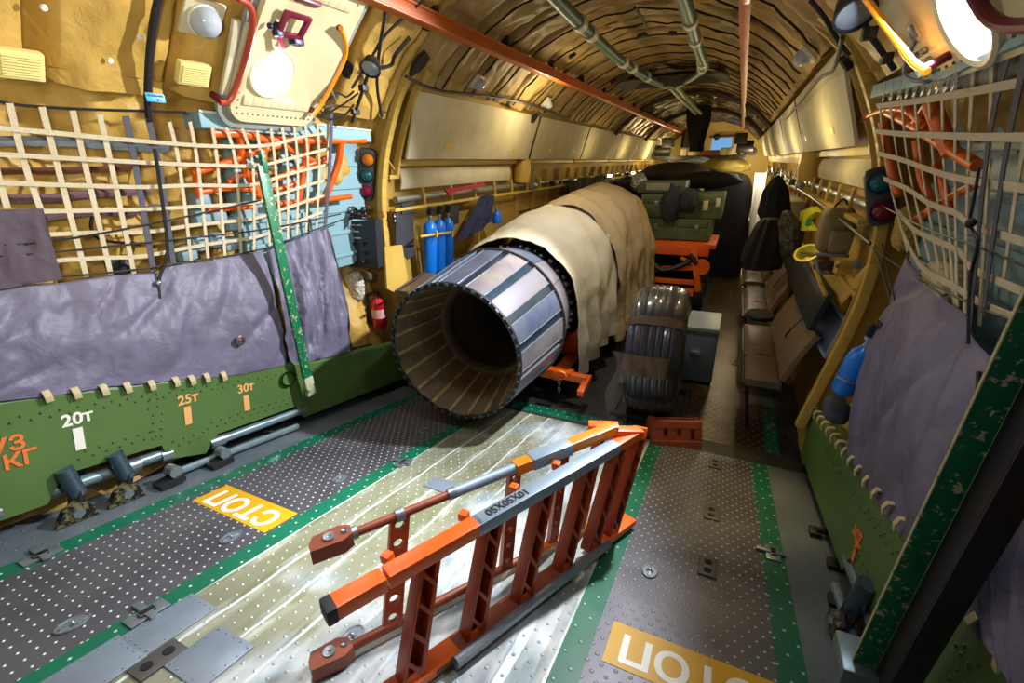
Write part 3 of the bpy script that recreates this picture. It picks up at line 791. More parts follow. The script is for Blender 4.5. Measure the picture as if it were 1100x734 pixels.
# transport trolley under the engine
t = thing('engine_trolley', 'orange transport trolley carrying the jet engine', 'trolley', (-.5, 1.5, 0))
mb = MB()
for x in (-1.0, -.22): mb.bar((x, .3, .22), (x, 3.3, .22), .07, .09)
for y in (.34, 1.3, 2.3, 3.2): mb.bar((-1.05, y, .22), (-.17, y, .22), .07, .08)
mb.build('chassis', orange, t)
for y in (.75, 1.6, 2.6):
    for sx in (-1, 1):
        mb = MB(); mb.prism([(-.61 + sx * .42, y, .26), (-.61 + sx * .2, y, .22), (-.61 + sx * .33, y, .38), (-.61 + sx * .45, y, .52)], (0, .04, 0)); mb.build('cradle', orange, t)
for x in (-1.08, -.12):
    for y in (1.0, 2.9):
        mb = MB(); mb.lathe([(-.05, .06), (-.055, .13), (-.04, .155), (.04, .155), (.055, .13), (.05, .06), (-.05, .06)], (x, y, .157), (1, 0, 0), 22); w_ = mb.build('wheel', rubber, t)
        mb = MB(); mb.lathe([(-.035, 0), (-.035, .07), (.035, .07), (.035, 0)], (x, y, .157), (1, 0, 0), 14); mb.build('hub', steel, w_)
# tow beam with ring in front
c_ = at(601, 403, y=.18)
mb = MB(); mb.bar((-.9, .3, .30), (.05, .28, .24), .07, .06); mb.bar(c_ + Vector((.05, .05, -.02)), (-.1, .34, .26), .05, .05); mb.bar((.05, .1, .2), (.05, .34, .24), .05, .05)
mb.build('front_beam', orange, t)
mb = MB(); mb.tube([c_ + Vector((.055 * math.cos(2 * PI * k / 16), .0, .03 * math.sin(2 * PI * k / 16))) for k in range(16)], .012, 8, closed=True); mb.build('tow_eye', orange, t)
mb = MB()
for k in range(5):
    q = c_ + Vector((-.0, -.0, -.045 - .026 * k)); mb.tube([q + Vector((.009 * math.cos(a) * (k % 2), .009 * math.cos(a) * (1 - k % 2), .017 * math.sin(a))) for a in [2 * PI * j / 8 for j in range(8)]], .003, 5, closed=True)
mb.build('chain', steel, t)

# ================================================================== WRAPPED TYRE
tc_ = Vector((.54, .52, .5)); ax = Vector((1, .05, 0)).normalized()
t = thing('wrapped_tyre', 'large upright aircraft tyre wrapped in torn plastic film', 'tyre', (tc_.x, tc_.y, 0))
tyrem = mat('tyre_slate_rubber', S('#232635'), .42, var=(5, S('#1b1c24'), .8))
hwid = .185
tb = tyrem.node_tree.nodes['Principled BSDF']; tb.inputs['Coat Weight'].default_value = .8; tb.inputs['Coat Roughness'].default_value = .12
prof = []
for k in range(31):
    q = -1 + 2 * k / 30; r = .5 * (1 - .10 * abs(q) ** 4.0)
    if abs(q) < .8 and k % 4 == 0: r -= .006
    prof.append((q * hwid, r))
prof = [(-.13, .25), (-.18, .30), (-hwid - .015, .38)] + prof + [(hwid + .015, .38), (.18, .30), (.13, .25), (-.13, .25)]
mb = MB(); mb.lathe(prof, tc_, ax, 56); mb.build('tyre', tyrem, t, sharp=25)
mb = MB(); mb.lathe([(-.13, 0), (-.13, .08), (-.08, .1), (-.08, .22), (-.13, .25), (.13, .25), (.08, .22), (.08, .1), (.13, .08), (.13, 0)], tc_, ax, 28); mb.build('wheel_hub', steel, t)
film = mat('clear_plastic_film', S('#a89e90'), .1, alpha=.10, crease=(7, .5), bump=(10, .4))
film2 = mat('brown_packing_paper', S('#6a5238'), .5, var=(8, S('#4c3a28'), .8), alpha=.9, bump=(18, .8))
def filmpatch(a0, a1, h0, h1, m_, name, dr=.012, seed=0):
    mb = MB(); u_ = Vector((0, 0, 1)); v_ = ax.cross(u_)
    def fn(i, j):
        a = lerp(a0, a1, i); q = lerp(h0, h1, j); rr = (.5 * (1 - .1 * abs(q / hwid) ** 4) if abs(q) < hwid else .45 - (abs(q) - hwid) * .9) + dr + .012 * noise.noise(Vector((a * 4, q * 18, seed)))
        return tc_ + ax * q + (u_ * math.cos(a) + v_ * math.sin(a)) * rr
    mb.grid(fn, 30, 16, thick=(0, 0, -.002)); return mb.build(name, m_, t, sharp=70)
filmpatch(2.05, 2.75, -.20, .20, film, 'plastic_film', .016, 5)
filmpatch(1.32, 1.62, -.2, .12, film2, 'paper_band', .010, 8)
filmpatch(.75, .88, -.2, .2, film2, 'paper_band', .010, 8)
mb = MB(); mb.grid(lambda i, j: Vector((lerp(.29, .40, j) + .03 * math.sin(i * 9), .02 + .05 * math.sin(i * 5 + j * 4), lerp(.62, .02, i))) + noise.noise_vector(Vector((i * 5, j * 3, 1))) * .03, 16, 6, thick=(.002, .002, 0)); mb.build('loose_film', film, t, sharp=70)
# tyre stand
mb = MB(); mb.bar((.28, .22, .03), (.80, .22, .03), .04, .03); mb.bar((.28, .82, .03), (.80, .82, .03), .04, .03); mb.bar((.28, .2, .03), (.28, .84, .03), .04, .03); mb.bar((.80, .2, .03), (.80, .84, .03), .04, .03); mb.build('stand', black, t)

# orange wheel chock
t = thing('wheel_chock', 'scuffed orange-red slotted wheel chock lying at the foot of the tyre', 'chock', (.72, .0, 0))
cm = mat('chock_orange', S('#a84c2a'), .5, var=(8, S('#75341e'), .9), chips=(25, S('#3a211a'), .68))
def chk(x, y, z):  # local frame turned
    a = .35; k_ = 1.22; return Vector((.76 + k_ * (x * math.cos(a) - y * math.sin(a)), .08 + k_ * (x * math.sin(a) + y * math.cos(a)), z * k_))
mb = MB()
# slotted front face made of bars
zt = .135
for x0, x1 in ((-.135, -.075), (-.05, -.0), (.025, .075), (.1, .135)):
    mb.prism([chk(x0, -.10, 0), chk(x1, -.10, 0), chk(x1, -.05, zt), chk(x0, -.05, zt)], Vector((0, .025, 0)))
mb.prism([chk(-.135, -.105, -.0), chk(.135, -.105, 0), chk(.135, -.095, .035), chk(-.135, -.095, .035)], Vector((0, .03, 0)))
mb.prism([chk(-.135, -.065, .105), chk(.135, -.065, .105), chk(.135, -.05, .14), chk(-.135, -.05, .14)], Vector((0, .03, 0)))
mb.build('slotted_face', cm, t)
mb = MB()
for x0 in (-.14, .12): mb.prism([chk(x0, -.1, 0), chk(x0, .12, 0), chk(x0, .06, .11), chk(x0, -.05, .14)], chk(.02, 0, 0) - chk(0, 0, 0))
mb.prism([chk(-.14, .12, 0), chk(.14, .12, 0), chk(.14, .05, .11), chk(-.14, .05, .11)], (0, -.02, 0))
mb.prism([chk(-.14, .12, 0), chk(.14, .12, 0), chk(.14, -.1, 0), chk(-.14, -.1, 0)], (0, 0, .01)); mb.build('body', cm, t)

# grey equipment box behind the tyre
t = thing('equipment_box', 'flat grey metal equipment box with a latch beside the tyre', 'box', (.84, 1.1, 0))
greyb = mat('grey_green_box', S('#6c777c'), .4, var=(4, S('#5a666c'), .7))
b0 = at(762, 414, z=0); bx1 = .965; y0 = b0.y - .0
mb = MB(); mb.box(((.70 + bx1) / 2, (1.05 + 1.55) / 2, .26), (bx1 - .70, .50, .46), None, .012); mb.build('body', greyb, t)
mb = MB(); mb.box(((.70 + bx1) / 2, (1.05 + 1.55) / 2, .51), (bx1 - .69, .51, .05), None, .012); mb.build('lid', mat('grey_box_lid', S('#7f8a86'), .4), t)
mb = MB(); mb.box((.80, 1.04, .30), (.08, .025, .045), None, .005); mb.build('latch', mat('latch_chrome', S('#d8dde0'), .2, .9), t)
for x in (.79, .94):
    mb = MB(); mb.box((x, 1.12, .015), (.04, .05, .03), None, .004); mb.build('foot', black, t)

# ================================================================== LOADING LADDER FRAME
t = thing('ladder_frame', 'orange and grey steel ladder frame lying on its side across the ramp', 'ladder', (.4, -1.8, .35))
def L3(a, b_, f): return a.lerp(b_, f)
F0a, F0b = Vector((.69, -1.15, .26)), Vector((.14, -2.66, .54))
F1a, F1b = Vector((.695, -1.18, .765)), Vector((.145, -2.41, .82))
B1a, B1b = Vector((.60, -1.27, .815)), Vector((-.05, -2.24, .80))
B0a, B0b = Vector((.52, -1.30, .285)), Vector((.02, -2.36, .495))
upv = (0, 0, 1)
def seg(A, B, f0, f1, w_, h_, m_, name, bev=.006):
    mb = MB(); mb.bar(L3(A, B, f0), L3(A, B, f1), w_, h_, upv, bev); return mb.build(name, m_, t)
seg(F1a, F1b, 0, .33, .05, .04, orange, 'top_rail')
tag(seg(F1a, F1b, .12, .66, .056, .046, alu, 'rail_sleeve'), 'grey painted rail sleeve with numbers')
seg(F1a, F1b, .64, .885, .055, .046, orange, 'top_rail'); seg(F1a, F1b, .89, .995, .056, .047, orange, 'top_rail')
tag(seg(F1a, F1b, .99, 1.012, .058, .049, rubber, 'end_cap'), 'black rubber end cap')
dF = (F1a - F1b).normalized()
q = L3(F1a, F1b, .555); nx = dF.cross(Vector((0, 0, 1))).normalized()
text('05Х05Х01', .042, frame(q + Vector((0, 0, .0245)), dF, -nx), 'number_marking', black, t, .0004)
seg(F0a, F0b, 0, .2, .07, .03, orange, 'bottom_rail'); seg(F0a, F0b, .66, 1, .07, .03, orange, 'bottom_rail')
seg(F0a, F0b, .3, .72, .075, .022, rust, 'bottom_rail')
mb = MB(); s3 = dF.cross(Vector((0, 0, 1))).normalized() * .05
mb.tube([L3(F0a, F0b, .16) + s3 * .9 + Vector((0, 0, .02)), L3(F0a, F0b, .68) + s3 + Vector((0, 0, .01))], .019, 10); tag(mb.build('bottom_tube', steel, t), 'bare steel lower tube')
# lattice rungs
def rung(f0, f1, wd=.064):
    a = L3(F0a, F0b, f0) + Vector((0, 0, .01)); b_ = L3(F1a, F1b, f1) - Vector((0, 0, .02))
    mb = MB(); up = (b_ - a); off = dF * wd / 2
    n2 = up.cross(dF).normalized()
    mb.bar(a + off, b_ + off * .85, .016, .046, n2, .002); mb.bar(a - off, b_ - off * .85, .012, .05, n2, .002); mb.prism([a + off + n2 * .022, a - off + n2 * .022, b_ - off * .8 + n2 * .022, b_ + off * .8 + n2 * .022], n2 * -.004)
    K = 4
    for k in range(K):
        p0 = L3(a, b_, (k + .05) / K); p1 = L3(a, b_, (k + .85) / K)
        mb.bar(p0 + off - n2 * .02, p1 - off - n2 * .02, .012, .008, n2, .001)
    mb.prism([a - off * 1.3 + n2 * .02, a + off * 1.3 + n2 * .02, a + off + up * .10 + n2 * .018, a - off + up * .03 + n2 * .018], -n2 * .006)
    mb.build('rung', rust if f0 > .1 else orange, t)
    mb = MB(); mb.prism([a - off * 1.2 - n2 * .022, a + off * 1.2 - n2 * .022, a + off + up * .09 - n2 * .02, a - off + up * .05 - n2 * .02], n2 * .004); mb.build('gusset', orange, t)
rungm = mat('rung_orange_brown', S('#b54a1c'), .4, var=(7, S('#8e3614'), .8), chips=(30, S('#4a2010'), .72))
rust_keep = rust
rust = rungm
for y in (-2.30, -2.08, -1.86, -1.64, -1.46, -1.32):
    rung((F0a.y - y) / (F0a.y - F0b.y), max(0, (F1a.y - y - .15) / (F1a.y - F1b.y)))
rust = rust_keep
# rear tubes
seg(B1a, B1b, 0, .42, .05, .045, amber, 'rear_top_rail')
tag(seg(B1a, B1b, .20, .36, .058, .052, alu, 'rail_sleeve'), 'grey rail sleeve')
mb = MB(); mb.tube([L3(B1a, B1b, .40), L3(B1a, B1b, .64)], .02, 12); tag(mb.build('rear_tube', alu, t), 'grey tube')
mb = MB(); mb.tube([L3(B1a, B1b, .63), L3(B1a, B1b, .93)], .0155, 12); tag(mb.build('rear_tube', rust, t), 'red-brown tube')
for f in (.64, .80, .93):
    mb = MB(); mb.tube([L3(B1a, B1b, f - .012), L3(B1a, B1b, f + .012)], .022, 12); mb.build('clamp', steel, t)
def fork(A, B, nm):
    d = (B - A).normalized(); sd = d.cross(Vector((0, 0, 1))).normalized(); mb = MB()
    o = B
    pl = [o - d * .02 + sd * .02, o + d * .01 + sd * .036, o + d * .09 + sd * .03, o + d * .105 + sd * .0, o + d * .105 - sd * .03, o + d * .01 - sd * .036, o - d * .02 - sd * .02]
    mb.prism([p + Vector((0, 0, .022)) for p in pl], (0, 0, -.05)); f_ = mb.build(nm, rust, t)
    mb = MB(); mb.lathe([(.018, .0), (.026, .006), (.028, .018), (.022, .019)], o + d * .045, (0, 0, 1), 16); mb.lathe([(.02, .0), (.028, .008), (.02, .012)], o, (0, 0, 1), 12); mb.build('bolt', steel, f_)
fork(B1a, L3(B1a, B1b, .95), 'end_fork'); fork(B0a, L3(B0a, B0b, .96), 'end_fork')
seg(B0a, B0b, .0, .3, .03, .03, amber, 'rear_bottom_rail')
mb = MB(); mb.tube([L3(B0a, B0b, .28), L3(B0a, B0b, .97)], .016, 12); mb.build('rear_bottom_tube', rust, t)
# perforated uprights joining the rear tubes
def perf(f1, f0, n_h=6, wd=.062, m_=rungm, full=True):
    a = L3(B0a, B0b, f0); b_ = L3(B1a, B1b, f1); up = b_ - a; dd = (B1a - B1b).normalized(); nn = up.cross(dd).normalized()
    sd = nn.cross(up).normalized(); mb = MB(); cell = up.length / n_h; un = up.normalized()
    for k in range(n_h):
        c_ = a + un * cell * (k + .5); rh = wd * .27; N_ = 16; out = []; inn = []
        for q in range(N_):
            th = 2 * PI * q / N_; cx, cy = math.cos(th), math.sin(th)
            mx = max(abs(cx), abs(cy))
            out.append(c_ + sd * cx / mx * wd / 2 + un * cy / mx * cell / 2); inn.append(c_ + sd * cx * rh + un * cy * rh)
        for side in (0, 1):
            o_ = nn * (.012 if side else -.012)
            vo = [mb.bm.verts.new(p + o_) for p in out]; vi = [mb.bm.verts.new(p + o_) for p in inn]
            for q in range(N_): mb.face((vo[q], vo[(q + 1) % N_], vi[(q + 1) % N_], vi[q]))
            if side == 0: V0 = vo, vi
        for q in range(N_):
            q2 = (q + 1) % N_; mb.face((V0[0][q], V0[0][q2], vo[q2], vo[q])); mb.face((V0[1][q], V0[1][q2], vi[q2], vi[q]))
    mb.build('perforated_upright', m_, t)
perf(.80, .83); perf(.42, .42, 6, .05); perf(.22, .2, 6, .045); perf(.06, .05, 6, .05)
for f in (.16, .34, .5, .66, .86):
    mb = MB(); a = L3(F1a, F1b, f) + Vector((0, 0, -.0)); n_ = Vector((-.05, .02, .01))
    mb.box(a + n_, (.03, .03, .03), None, .004); mb.build('rail_lug', orange, t)
mb = MB(); mb.bar(F1a + Vector((.01, .0, 0)), B1a + Vector((0, .0, -.02)), .05, .045); mb.bar(B1a + Vector((-.1, -.02, .0)), B1a + Vector((.02, .02, .0)), .05, .03); mb.bar(F1a, F1a + Vector((.0, .06, -.03)), .06, .05); mb.build('end_bridge', orange, t)
# ================================================================== OVERHEAD RAILS, PIPES
def rail_pts(u0, v0, r, y0, y1, n=2, dz=0):
    p = cyl(u0, v0, r); return [Vector((p.x, lerp(y0, y1, i / n), p.z + dz)) for i in range(n + 1)]
orail = mat('orange_rail_paint', S('#c86a22'), .45, var=(4, S('#a84c1e'), .8), chips=(30, S('#6e3a1c'), .7))
t = thing('overhead_hoist_rail', 'long orange overhead beam along the left of the ceiling', 'rail', (-.9, 5, 2.6))
pp = rail_pts(400, 2, 1.6, -2.2, 12.8)
mb = MB(); mb.bar(pp[0], pp[2], .075, .012); mb.bar(pp[0] + Vector((0, 0, .07)), pp[2] + Vector((0, 0, .07)), .075, .012); mb.bar(pp[0] + Vector((0, 0, .035)), pp[2] + Vector((0, 0, .035)), .04, .07)
mb.build('beam', orail, t)
for k in range(14):
    y = -1.2 + k * 1.0; mb = MB(); mb.bar((pp[0].x, y, pp[0].z + .07), (pp[0].x * 1.02, y, pp[0].z + .19), .05, .05, (0, 1, 0)); mb.build('hanger', darkmetal, t)
t = thing('overhead_hoist_rail', 'straight red-brown overhead rail hanging right of the green pipes', 'rail', (.75, 5, 2.7))
pp2 = rail_pts(799, 2, 1.6, .1, 12.8)
mb = MB(); mb.bar(pp2[0], pp2[2], .05, .012); mb.bar(pp2[0] + Vector((0, 0, .06)), pp2[2] + Vector((0, 0, .06)), .06, .012); mb.bar(pp2[0] + Vector((0, 0, .03)), pp2[2] + Vector((0, 0, .03)), .02, .06)
mb.build('beam', mat('pinkish_red_rail', S('#b5603c'), .4, .2, var=(5, S('#cf8a68'), .8)), t)
for k in range(13):
    y = .3 + k * 1.0; mb = MB(); mb.bar((pp2[0].x, y, pp2[0].z + .06), (pp2[0].x * 1.02, y, pp2[0].z + .17), .035, .05, (0, 1, 0)); mb.build('hanger', darkmetal, t)
gpipe = mat('dark_green_pipe', S('#3b6a4e'), .45, var=(6, S('#2c5240'), .8), chips=(24, S('#6f927c'), .68))
band = mat('pale_pipe_band', S('#c9bfa8'), .5)
def pipe(label, anchors, r, bands):
    pts = [cyl(u, v, 1.57) for u, v in anchors]
    t = thing('ceiling_duct', label, 'pipe', pts[0])
    mb = MB(); mb.tube(smooth_poly(pts, 5), r, 14); mb.build('pipe', gpipe, t)
    for f in bands:
        a = poly_at(pts, f); b_ = poly_at(pts, min(1, f + .022)); mb = MB(); mb.tube([a, b_], r * 1.25, 14); mb.build('clamp_band', band, t)
    return pts
pa = pipe('thicker green duct slanting down from the top left of the ceiling to the joint', [(585, -14), (628, 30), (668, 66), (700, 86), (722, 93)], .045, (.16, .23, .50, .58, .74))
pb = pipe('shorter green duct dropping from the top centre of the ceiling and bending to the joint', [(730, -14), (741, 20), (750, 52), (756, 72), (745, 82), (729, 91)], .045, (.16, .3, .55, .63))
t = thing('ceiling_duct', 'twin green pipes running forward from where the two ducts meet', 'pipe', cyl(724, 93, 1.57))
mb = MB(); s0 = cyl(722, 93, 1.57); e0 = cyl(750, 122, 1.5); mb.tube([s0 - Vector((.04, 0, 0)), e0 - Vector((.05, 0, 0))], .03, 10); mb.tube([s0 + Vector((.05, 0, 0)), e0 + Vector((.05, 0, 0))], .03, 10); mb.build('pipe', mat('olive_green_pipe', S('#66754a'), .4), t)
# dark patch that colours in the shade of a ceiling recess
mb = MB(); wall_patch(mb, 3.55, 4.3, PI / 2 - .42, PI / 2 + .42, .1, 1.64, .02)
tag(mb.build('ceiling', mat('ceiling_recess_shade', S('#3a2d1c'), .7, var=(6, S('#241c12'), .9))), kind='structure')
for yy, w_ in ((6.3, .5), (9.4, .7)):
    mb = MB(); mb.tube([circ(yy, lerp(A0 + .12, A1 - .12, k / 24), 1.655) for k in range(25)], .04, 8)
    tag(mb.build('trim_%d' % (7 if yy < 8 else 8), mat('brown_ring_frame', S('#3c2c18'), .6)), kind='structure')

# ================================================================== CABLES ON THE CEILING
def cable(pix, r, rad, label, m_=black, name='cable', cat='cable', closed=False):
    pts = smooth_poly([cyl(u, v, r) for u, v in pix], 5); mb = MB(); mb.tube(pts, rad, 6)
    o = mb.build(name, m_, None); return tag(o, label, cat)
cable([(172, -10), (165, 20), (160, 60), (158, 105), (160, 130)], 1.66, .014, 'black cable running down the quilting left of the round lamp', black)
cable([(176, -10), (168, 30), (163, 70), (161, 120)], 1.67, .008, 'thin brown cable beside the black one on the left quilting', mat('brown_cable', S('#4a2a18'), .6))
cable([(-5, 108), (20, 113), (80, 117), (140, 119), (200, 121)], 1.67, .006, 'thin tie wire along the top of the left net', darkmetal)
cable([(415, -8), (413, 20), (408, 50), (405, 90), (410, 125)], 1.63, .010, 'black cable hanging down beside the floodlight arm', black)
cable([(455, 0), (432, 20), (412, 40), (400, 60), (378, 95)], 1.64, .008, 'black cable crossing the quilting towards the intercom box', black)
cable([(436, 82), (455, 92), (475, 98), (505, 101), (540, 106), (575, 114), (610, 127)], 1.62, .011, 'black cable sagging along the top of the left cream panels', black)
cable([(400, 75), (420, 70), (424, 60), (440, 40)], 1.64, .012, 'thick black cable curling off the floodlight', black)
cable([(905, 40), (895, 75), (880, 85), (860, 110), (845, 128)], 1.63, .010, 'black cable along the top of the right cream panels', black)
cable([(682, 8), (690, 20), (697, 33)], 1.62, .012, 'short black cable dangling from the centre quilting', black)
cable([(870, 0), (885, 18), (898, 40), (912, 60)], 1.64, .010, 'black cable crossing the quilting above the right frame', black)
# dark openings and lamps between the quilts
ld = mat('opal_lamp_glass', S('#a9b0ba'), .15)
def dome(u, v, rad, label, plate=True):
    p = cyl(u, v, 1.67); n_ = Vector((-p.x, 0, ZC - p.z)).normalized()
    t = thing('dome_lamp', label, 'lamp', p)
    y_ = Vector((0, 1, 0)); x_ = n_.cross(y_)
    mb = MB(); mb.box(p, (rad * 2.7, rad * 2.5, .015), Matrix((y_, x_, n_)).transposed(), .004); mb.build('mount_plate', cream, t)
    mb = MB(); mb.lathe([(.005, rad), (.03, rad), (.055, rad * .82), (.075, rad * .45), (.08, 0)], p, n_, 24); mb.build('lamp_glass', ld, t)
    mb = MB(); mb.lathe([(.004, rad * 1.08), (.016, rad * 1.08), (.018, rad)], p, n_, 24); mb.build('lamp_rim', white, t)
dome(217, 19, .062, 'round white dome lamp on a square plate beside the left door')
dome(512, 88, .05, 'dome lamp peeping out of the quilting above the left cream panels')
dome(587, 110, .05, 'small dome lamp farther forward above the left cream panels')
dome(868, 57, .05, 'dome lamp in the quilting above the right cream panels')
grillm = mat('grille_cream_yellow', S('#e3d48a'), .45)
def grille(u0, v0, u1, v1, label):
    p = cyl((u0 + u1) / 2, (v0 + v1) / 2, 1.66); n_ = Vector((-p.x, 0, ZC - p.z)).normalized(); y_ = Vector((0, 1, 0)); x_ = y_.cross(n_)
    if x_.z < 0: x_ = -x_
    wd = abs(cyl(u1, v0, 1.66).y - cyl(u0, v0, 1.66).y); ht = (cyl(u0, v0, 1.66) - cyl(u0, v1, 1.66)).length
    t = thing('speaker_grille', label, 'grille', p)
    Rm = Matrix((y_, x_, n_)).transposed(); mb = MB(); mb.box(p, (wd, ht, .03), Rm, .004); mb.build('case', grillm, t)
    mb = MB()
    for k in range(8): mb.box(p + n_ * .018 + x_ * lerp(-ht / 2 + .015, ht / 2 - .015, k / 7), (wd * .86, .006, .008), Rm, .001)
    mb.build('slats', grillm, t)
grille(190, 67, 225, 91, 'small pale yellow louvred grille beside the left door')
grille(-6, 53, 47, 84, 'larger pale yellow louvred grille at the left edge of the picture')
t = thing('blue_tag', 'small bright blue label tag hanging on the quilting above the left net', 'tag', cyl(167, 105, 1.62))
p = cyl(167, 105, 1.62); mb = MB(); mb.box(p, (.004, .075, .035), None, .001); mb.build('plate', mat('cyan_blue_tag', S('#1a9fd8'), .4), t)
fr_ = frame(p + Vector((.003, 0, .006)), (0, 1, 0), (0, 0, 1)); text('ВНИМАНИЕ', .011, fr_, 'lettering', black, t, .0002); text('№ 6', .011, frame(p + Vector((.003, 0.012, -.009)), (0, 1, 0), (0, 0, 1)), 'lettering', black, t, .0002)
# buttons that tuft the quilting
for u, v in ((150, 40), (118, 65), (47, 8), (237, 6)):
    p = cyl(u, v, 1.685); n_ = Vector((-p.x, 0, ZC - p.z)).normalized(); mb = MB(); mb.lathe([(0, .012), (.006, .010), (.008, 0)], p, n_, 12)
    mb.build('tuft_button', white, ceil)

# ================================================================== SIDE DOORS
doorm = mat('door_cream', S('#d9cfa8'), .45, var=(5, S('#c4b88c'), .7), chips=(44, S('#8a7a50'), .76))
seal = mat('grey_door_seal', S('#8b8d88'), .6)
maroon = mat('maroon_paint', S('#6e1430'), .4)
def ang(p): return math.atan2(p.z - ZC, p.x)
def side_door(s, nm, y0, y1, zlo, zhi, wu, wv, num):
    a_lo = math.asin((zlo - ZC) / 1.7); a_hi = math.asin((zhi - ZC) / 1.7)
    if s < 0: a_lo, a_hi = PI - a_lo, PI - a_hi
    root = bpy.data.objects.new(nm, None); COL.objects.link(root); root.location = circ((y0 + y1) / 2, a_lo, 1.6); tag(root, kind='structure')
    mb = MB(); wall_patch(mb, y0 - .045, y1 + .045, a_lo - (.028 if s > 0 else -.028), a_hi + (.03 if s > 0 else -.03), .12, 1.685, .02); mb.build('door_seal', seal, root)
    mb = MB(); wall_patch(mb, y0, y1, a_lo, a_hi, .09, 1.668, .03, 7); mb.build('door_panel', doorm, root)
    mb = MB()
    amid = lambda f: lerp(a_lo, a_hi, f)
    for f in ((.13, .80) if s < 0 else (.80,)):
        pts = [circ(lerp(y0 + .06, y1 - .06, k / 8), amid(f), 1.634) for k in range(9)]
        for q0, q1 in zip(pts, pts[1:]): mb.bar(q0, q1, .05, .012, (q0 - Vector((0, q0.y, ZC))), .003)
    mb.build('door_stiffener', doorm, root)
    mb = MB()
    for k in range(16):
        for f in (.05, .95): mb.sphere(circ(lerp(y0 + .04, y1 - .04, k / 15), amid(f), 1.636), .0045, n=6)
    for k in range(20):
        for yy in (y0 + .035, y1 - .035): mb.sphere(circ(yy, amid(lerp(.08, .92, k / 19)), 1.636), .0045, n=6)
    mb.build('door_rivets', brown, root)
    p = cyl(wu, wv, 1.634); n_ = Vector((-p.x, 0, ZC - p.z)).normalized()
    w_ = bpy.data.objects.new('window_%d' % num, None); COL.objects.link(w_); w_.location = p; tag(w_, kind='structure')
    mb = MB(); mb.lathe([(-.005, .135), (.01, .135), (.016, .125), (.012, .112), (-.0, .112), (-.005, .135)], p, n_, 36); mb.build('window_frame', doorm, w_)
    mb = MB(); mb.lathe([(.004, .0), (.004, .113)], p, n_, 36); mb.build('window_glass', glow, w_)
    return root
side_door(-1, 'door_1', -1.27, -.74, 2.14, 2.78, 292, 78, 1)
side_door(1, 'door_2', -1.75, -.86, 2.10, 2.72, 1040, 14, 2)
def handle(pix, r, rad, label, m_, standoff=.0):
    pts = smooth_poly([cyl(u, v, r) for u, v in pix], 6); mb = MB(); mb.tube(pts, rad, 10)
    t = thing('grab_handle', label, 'handle', pts[0]); mb.build('bar', m_, t)
    for q in (pts[2], pts[-3]):
        mb = MB(); mb.tube([q, inward(q, -.07)], rad * 1.2, 8); mb.build('bracket', maroon, t)
    return t
hred = mat('red_orange_handle', S('#b5492c'), .35, var=(10, S('#8e2e22'), .8)); hyel = mat('orange_yellow_handle', S('#e8921c'), .3)
handle([(256, -2), (268, 6), (272, 24), (266, 55), (255, 90), (246, 108), (236, 110)], 1.60, .014, 'red-orange grab rail curving along the left edge of the left door', hred)
handle([(366, 30), (371, 45), (370, 62), (358, 88), (345, 112), (336, 124)], 1.60, .013, 'orange-yellow curved grab rail to the right of the left door', hyel)
handle([(905, -45), (925, -10), (942, 15), (962, 42), (980, 66), (996, 77)], 1.58, .010, 'bright yellow grab rail slanting down at the top right', hyel)
handle([(1046, -6), (1058, 14), (1075, 26), (1100, 28), (1130, 25)], 1.56, .013, 'dark maroon grab rail across the right door window', maroon)
# white door jamb rails to the left of the left door
for (pix, lb) in (([(254, 22), (248, 60), (240, 100)], 'cream upright rail behind the red-orange grab rail'), ([(266, 25), (258, 62), (248, 104)], 'narrow cream rail at the edge of the left door')):
    pts = [cyl(u, v, 1.63) for u, v in pix]; mb = MB()
    for a, b_ in zip(pts, pts[1:]): mb.bar(a, b_, .035, .02, (a - Vector((0, a.y, ZC))), .004, ext=.01)
    tag(mb.build('jamb_rail', cream), lb, 'rail')
# door latch
t = thing('door_latch', 'maroon square latch handle with dark knobs above the left window', 'latch', cyl(316, 35, 1.6))
q = [cyl(u, v, 1.60) for u, v in ((303, 20), (331, 22), (322, 38), (298, 36))]
q = [cyl(u, v, 1.60) for u, v in ((308, 14), (332, 21), (322, 40), (299, 36))]
mb = MB()
for a, b_ in zip(q, q[1:] + q[:1]): mb.bar(a, b_, .022, .02, (a - Vector((0, a.y, ZC))), .004, ext=.02)
mb.build('square_handle', maroon, t)
mb = MB(); mb.bar(cyl(299, 36, 1.595), cyl(304, 54, 1.595), .022, .014, (1, 0, 0)); mb.build('lever', mat('red_lever', S('#b02448'), .4), t)
mb = MB(); a = cyl(318, 43, 1.61); b_ = cyl(298, 32, 1.61); mb.box(a, (.05, .06, .05), None, .01); dbm = mat('dark_blue_metal', S('#23283a'), .4, .4); mb.build('latch_body', dbm, t); mb = MB(); mb.box(b_, (.04, .04, .06), None, .01); mb.build('pivot', dbm, t); mb = MB(); mb.sphere(cyl(290, 28, 1.59), .014); mb.build('knob', dbm, t)
mb = MB(); mb.box(cyl(331, 2, 1.63), (.05, .12, .02), None, .005); tag(mb.build('door_stop', maroon), 'maroon strip at the top of the left door', 'bracket')

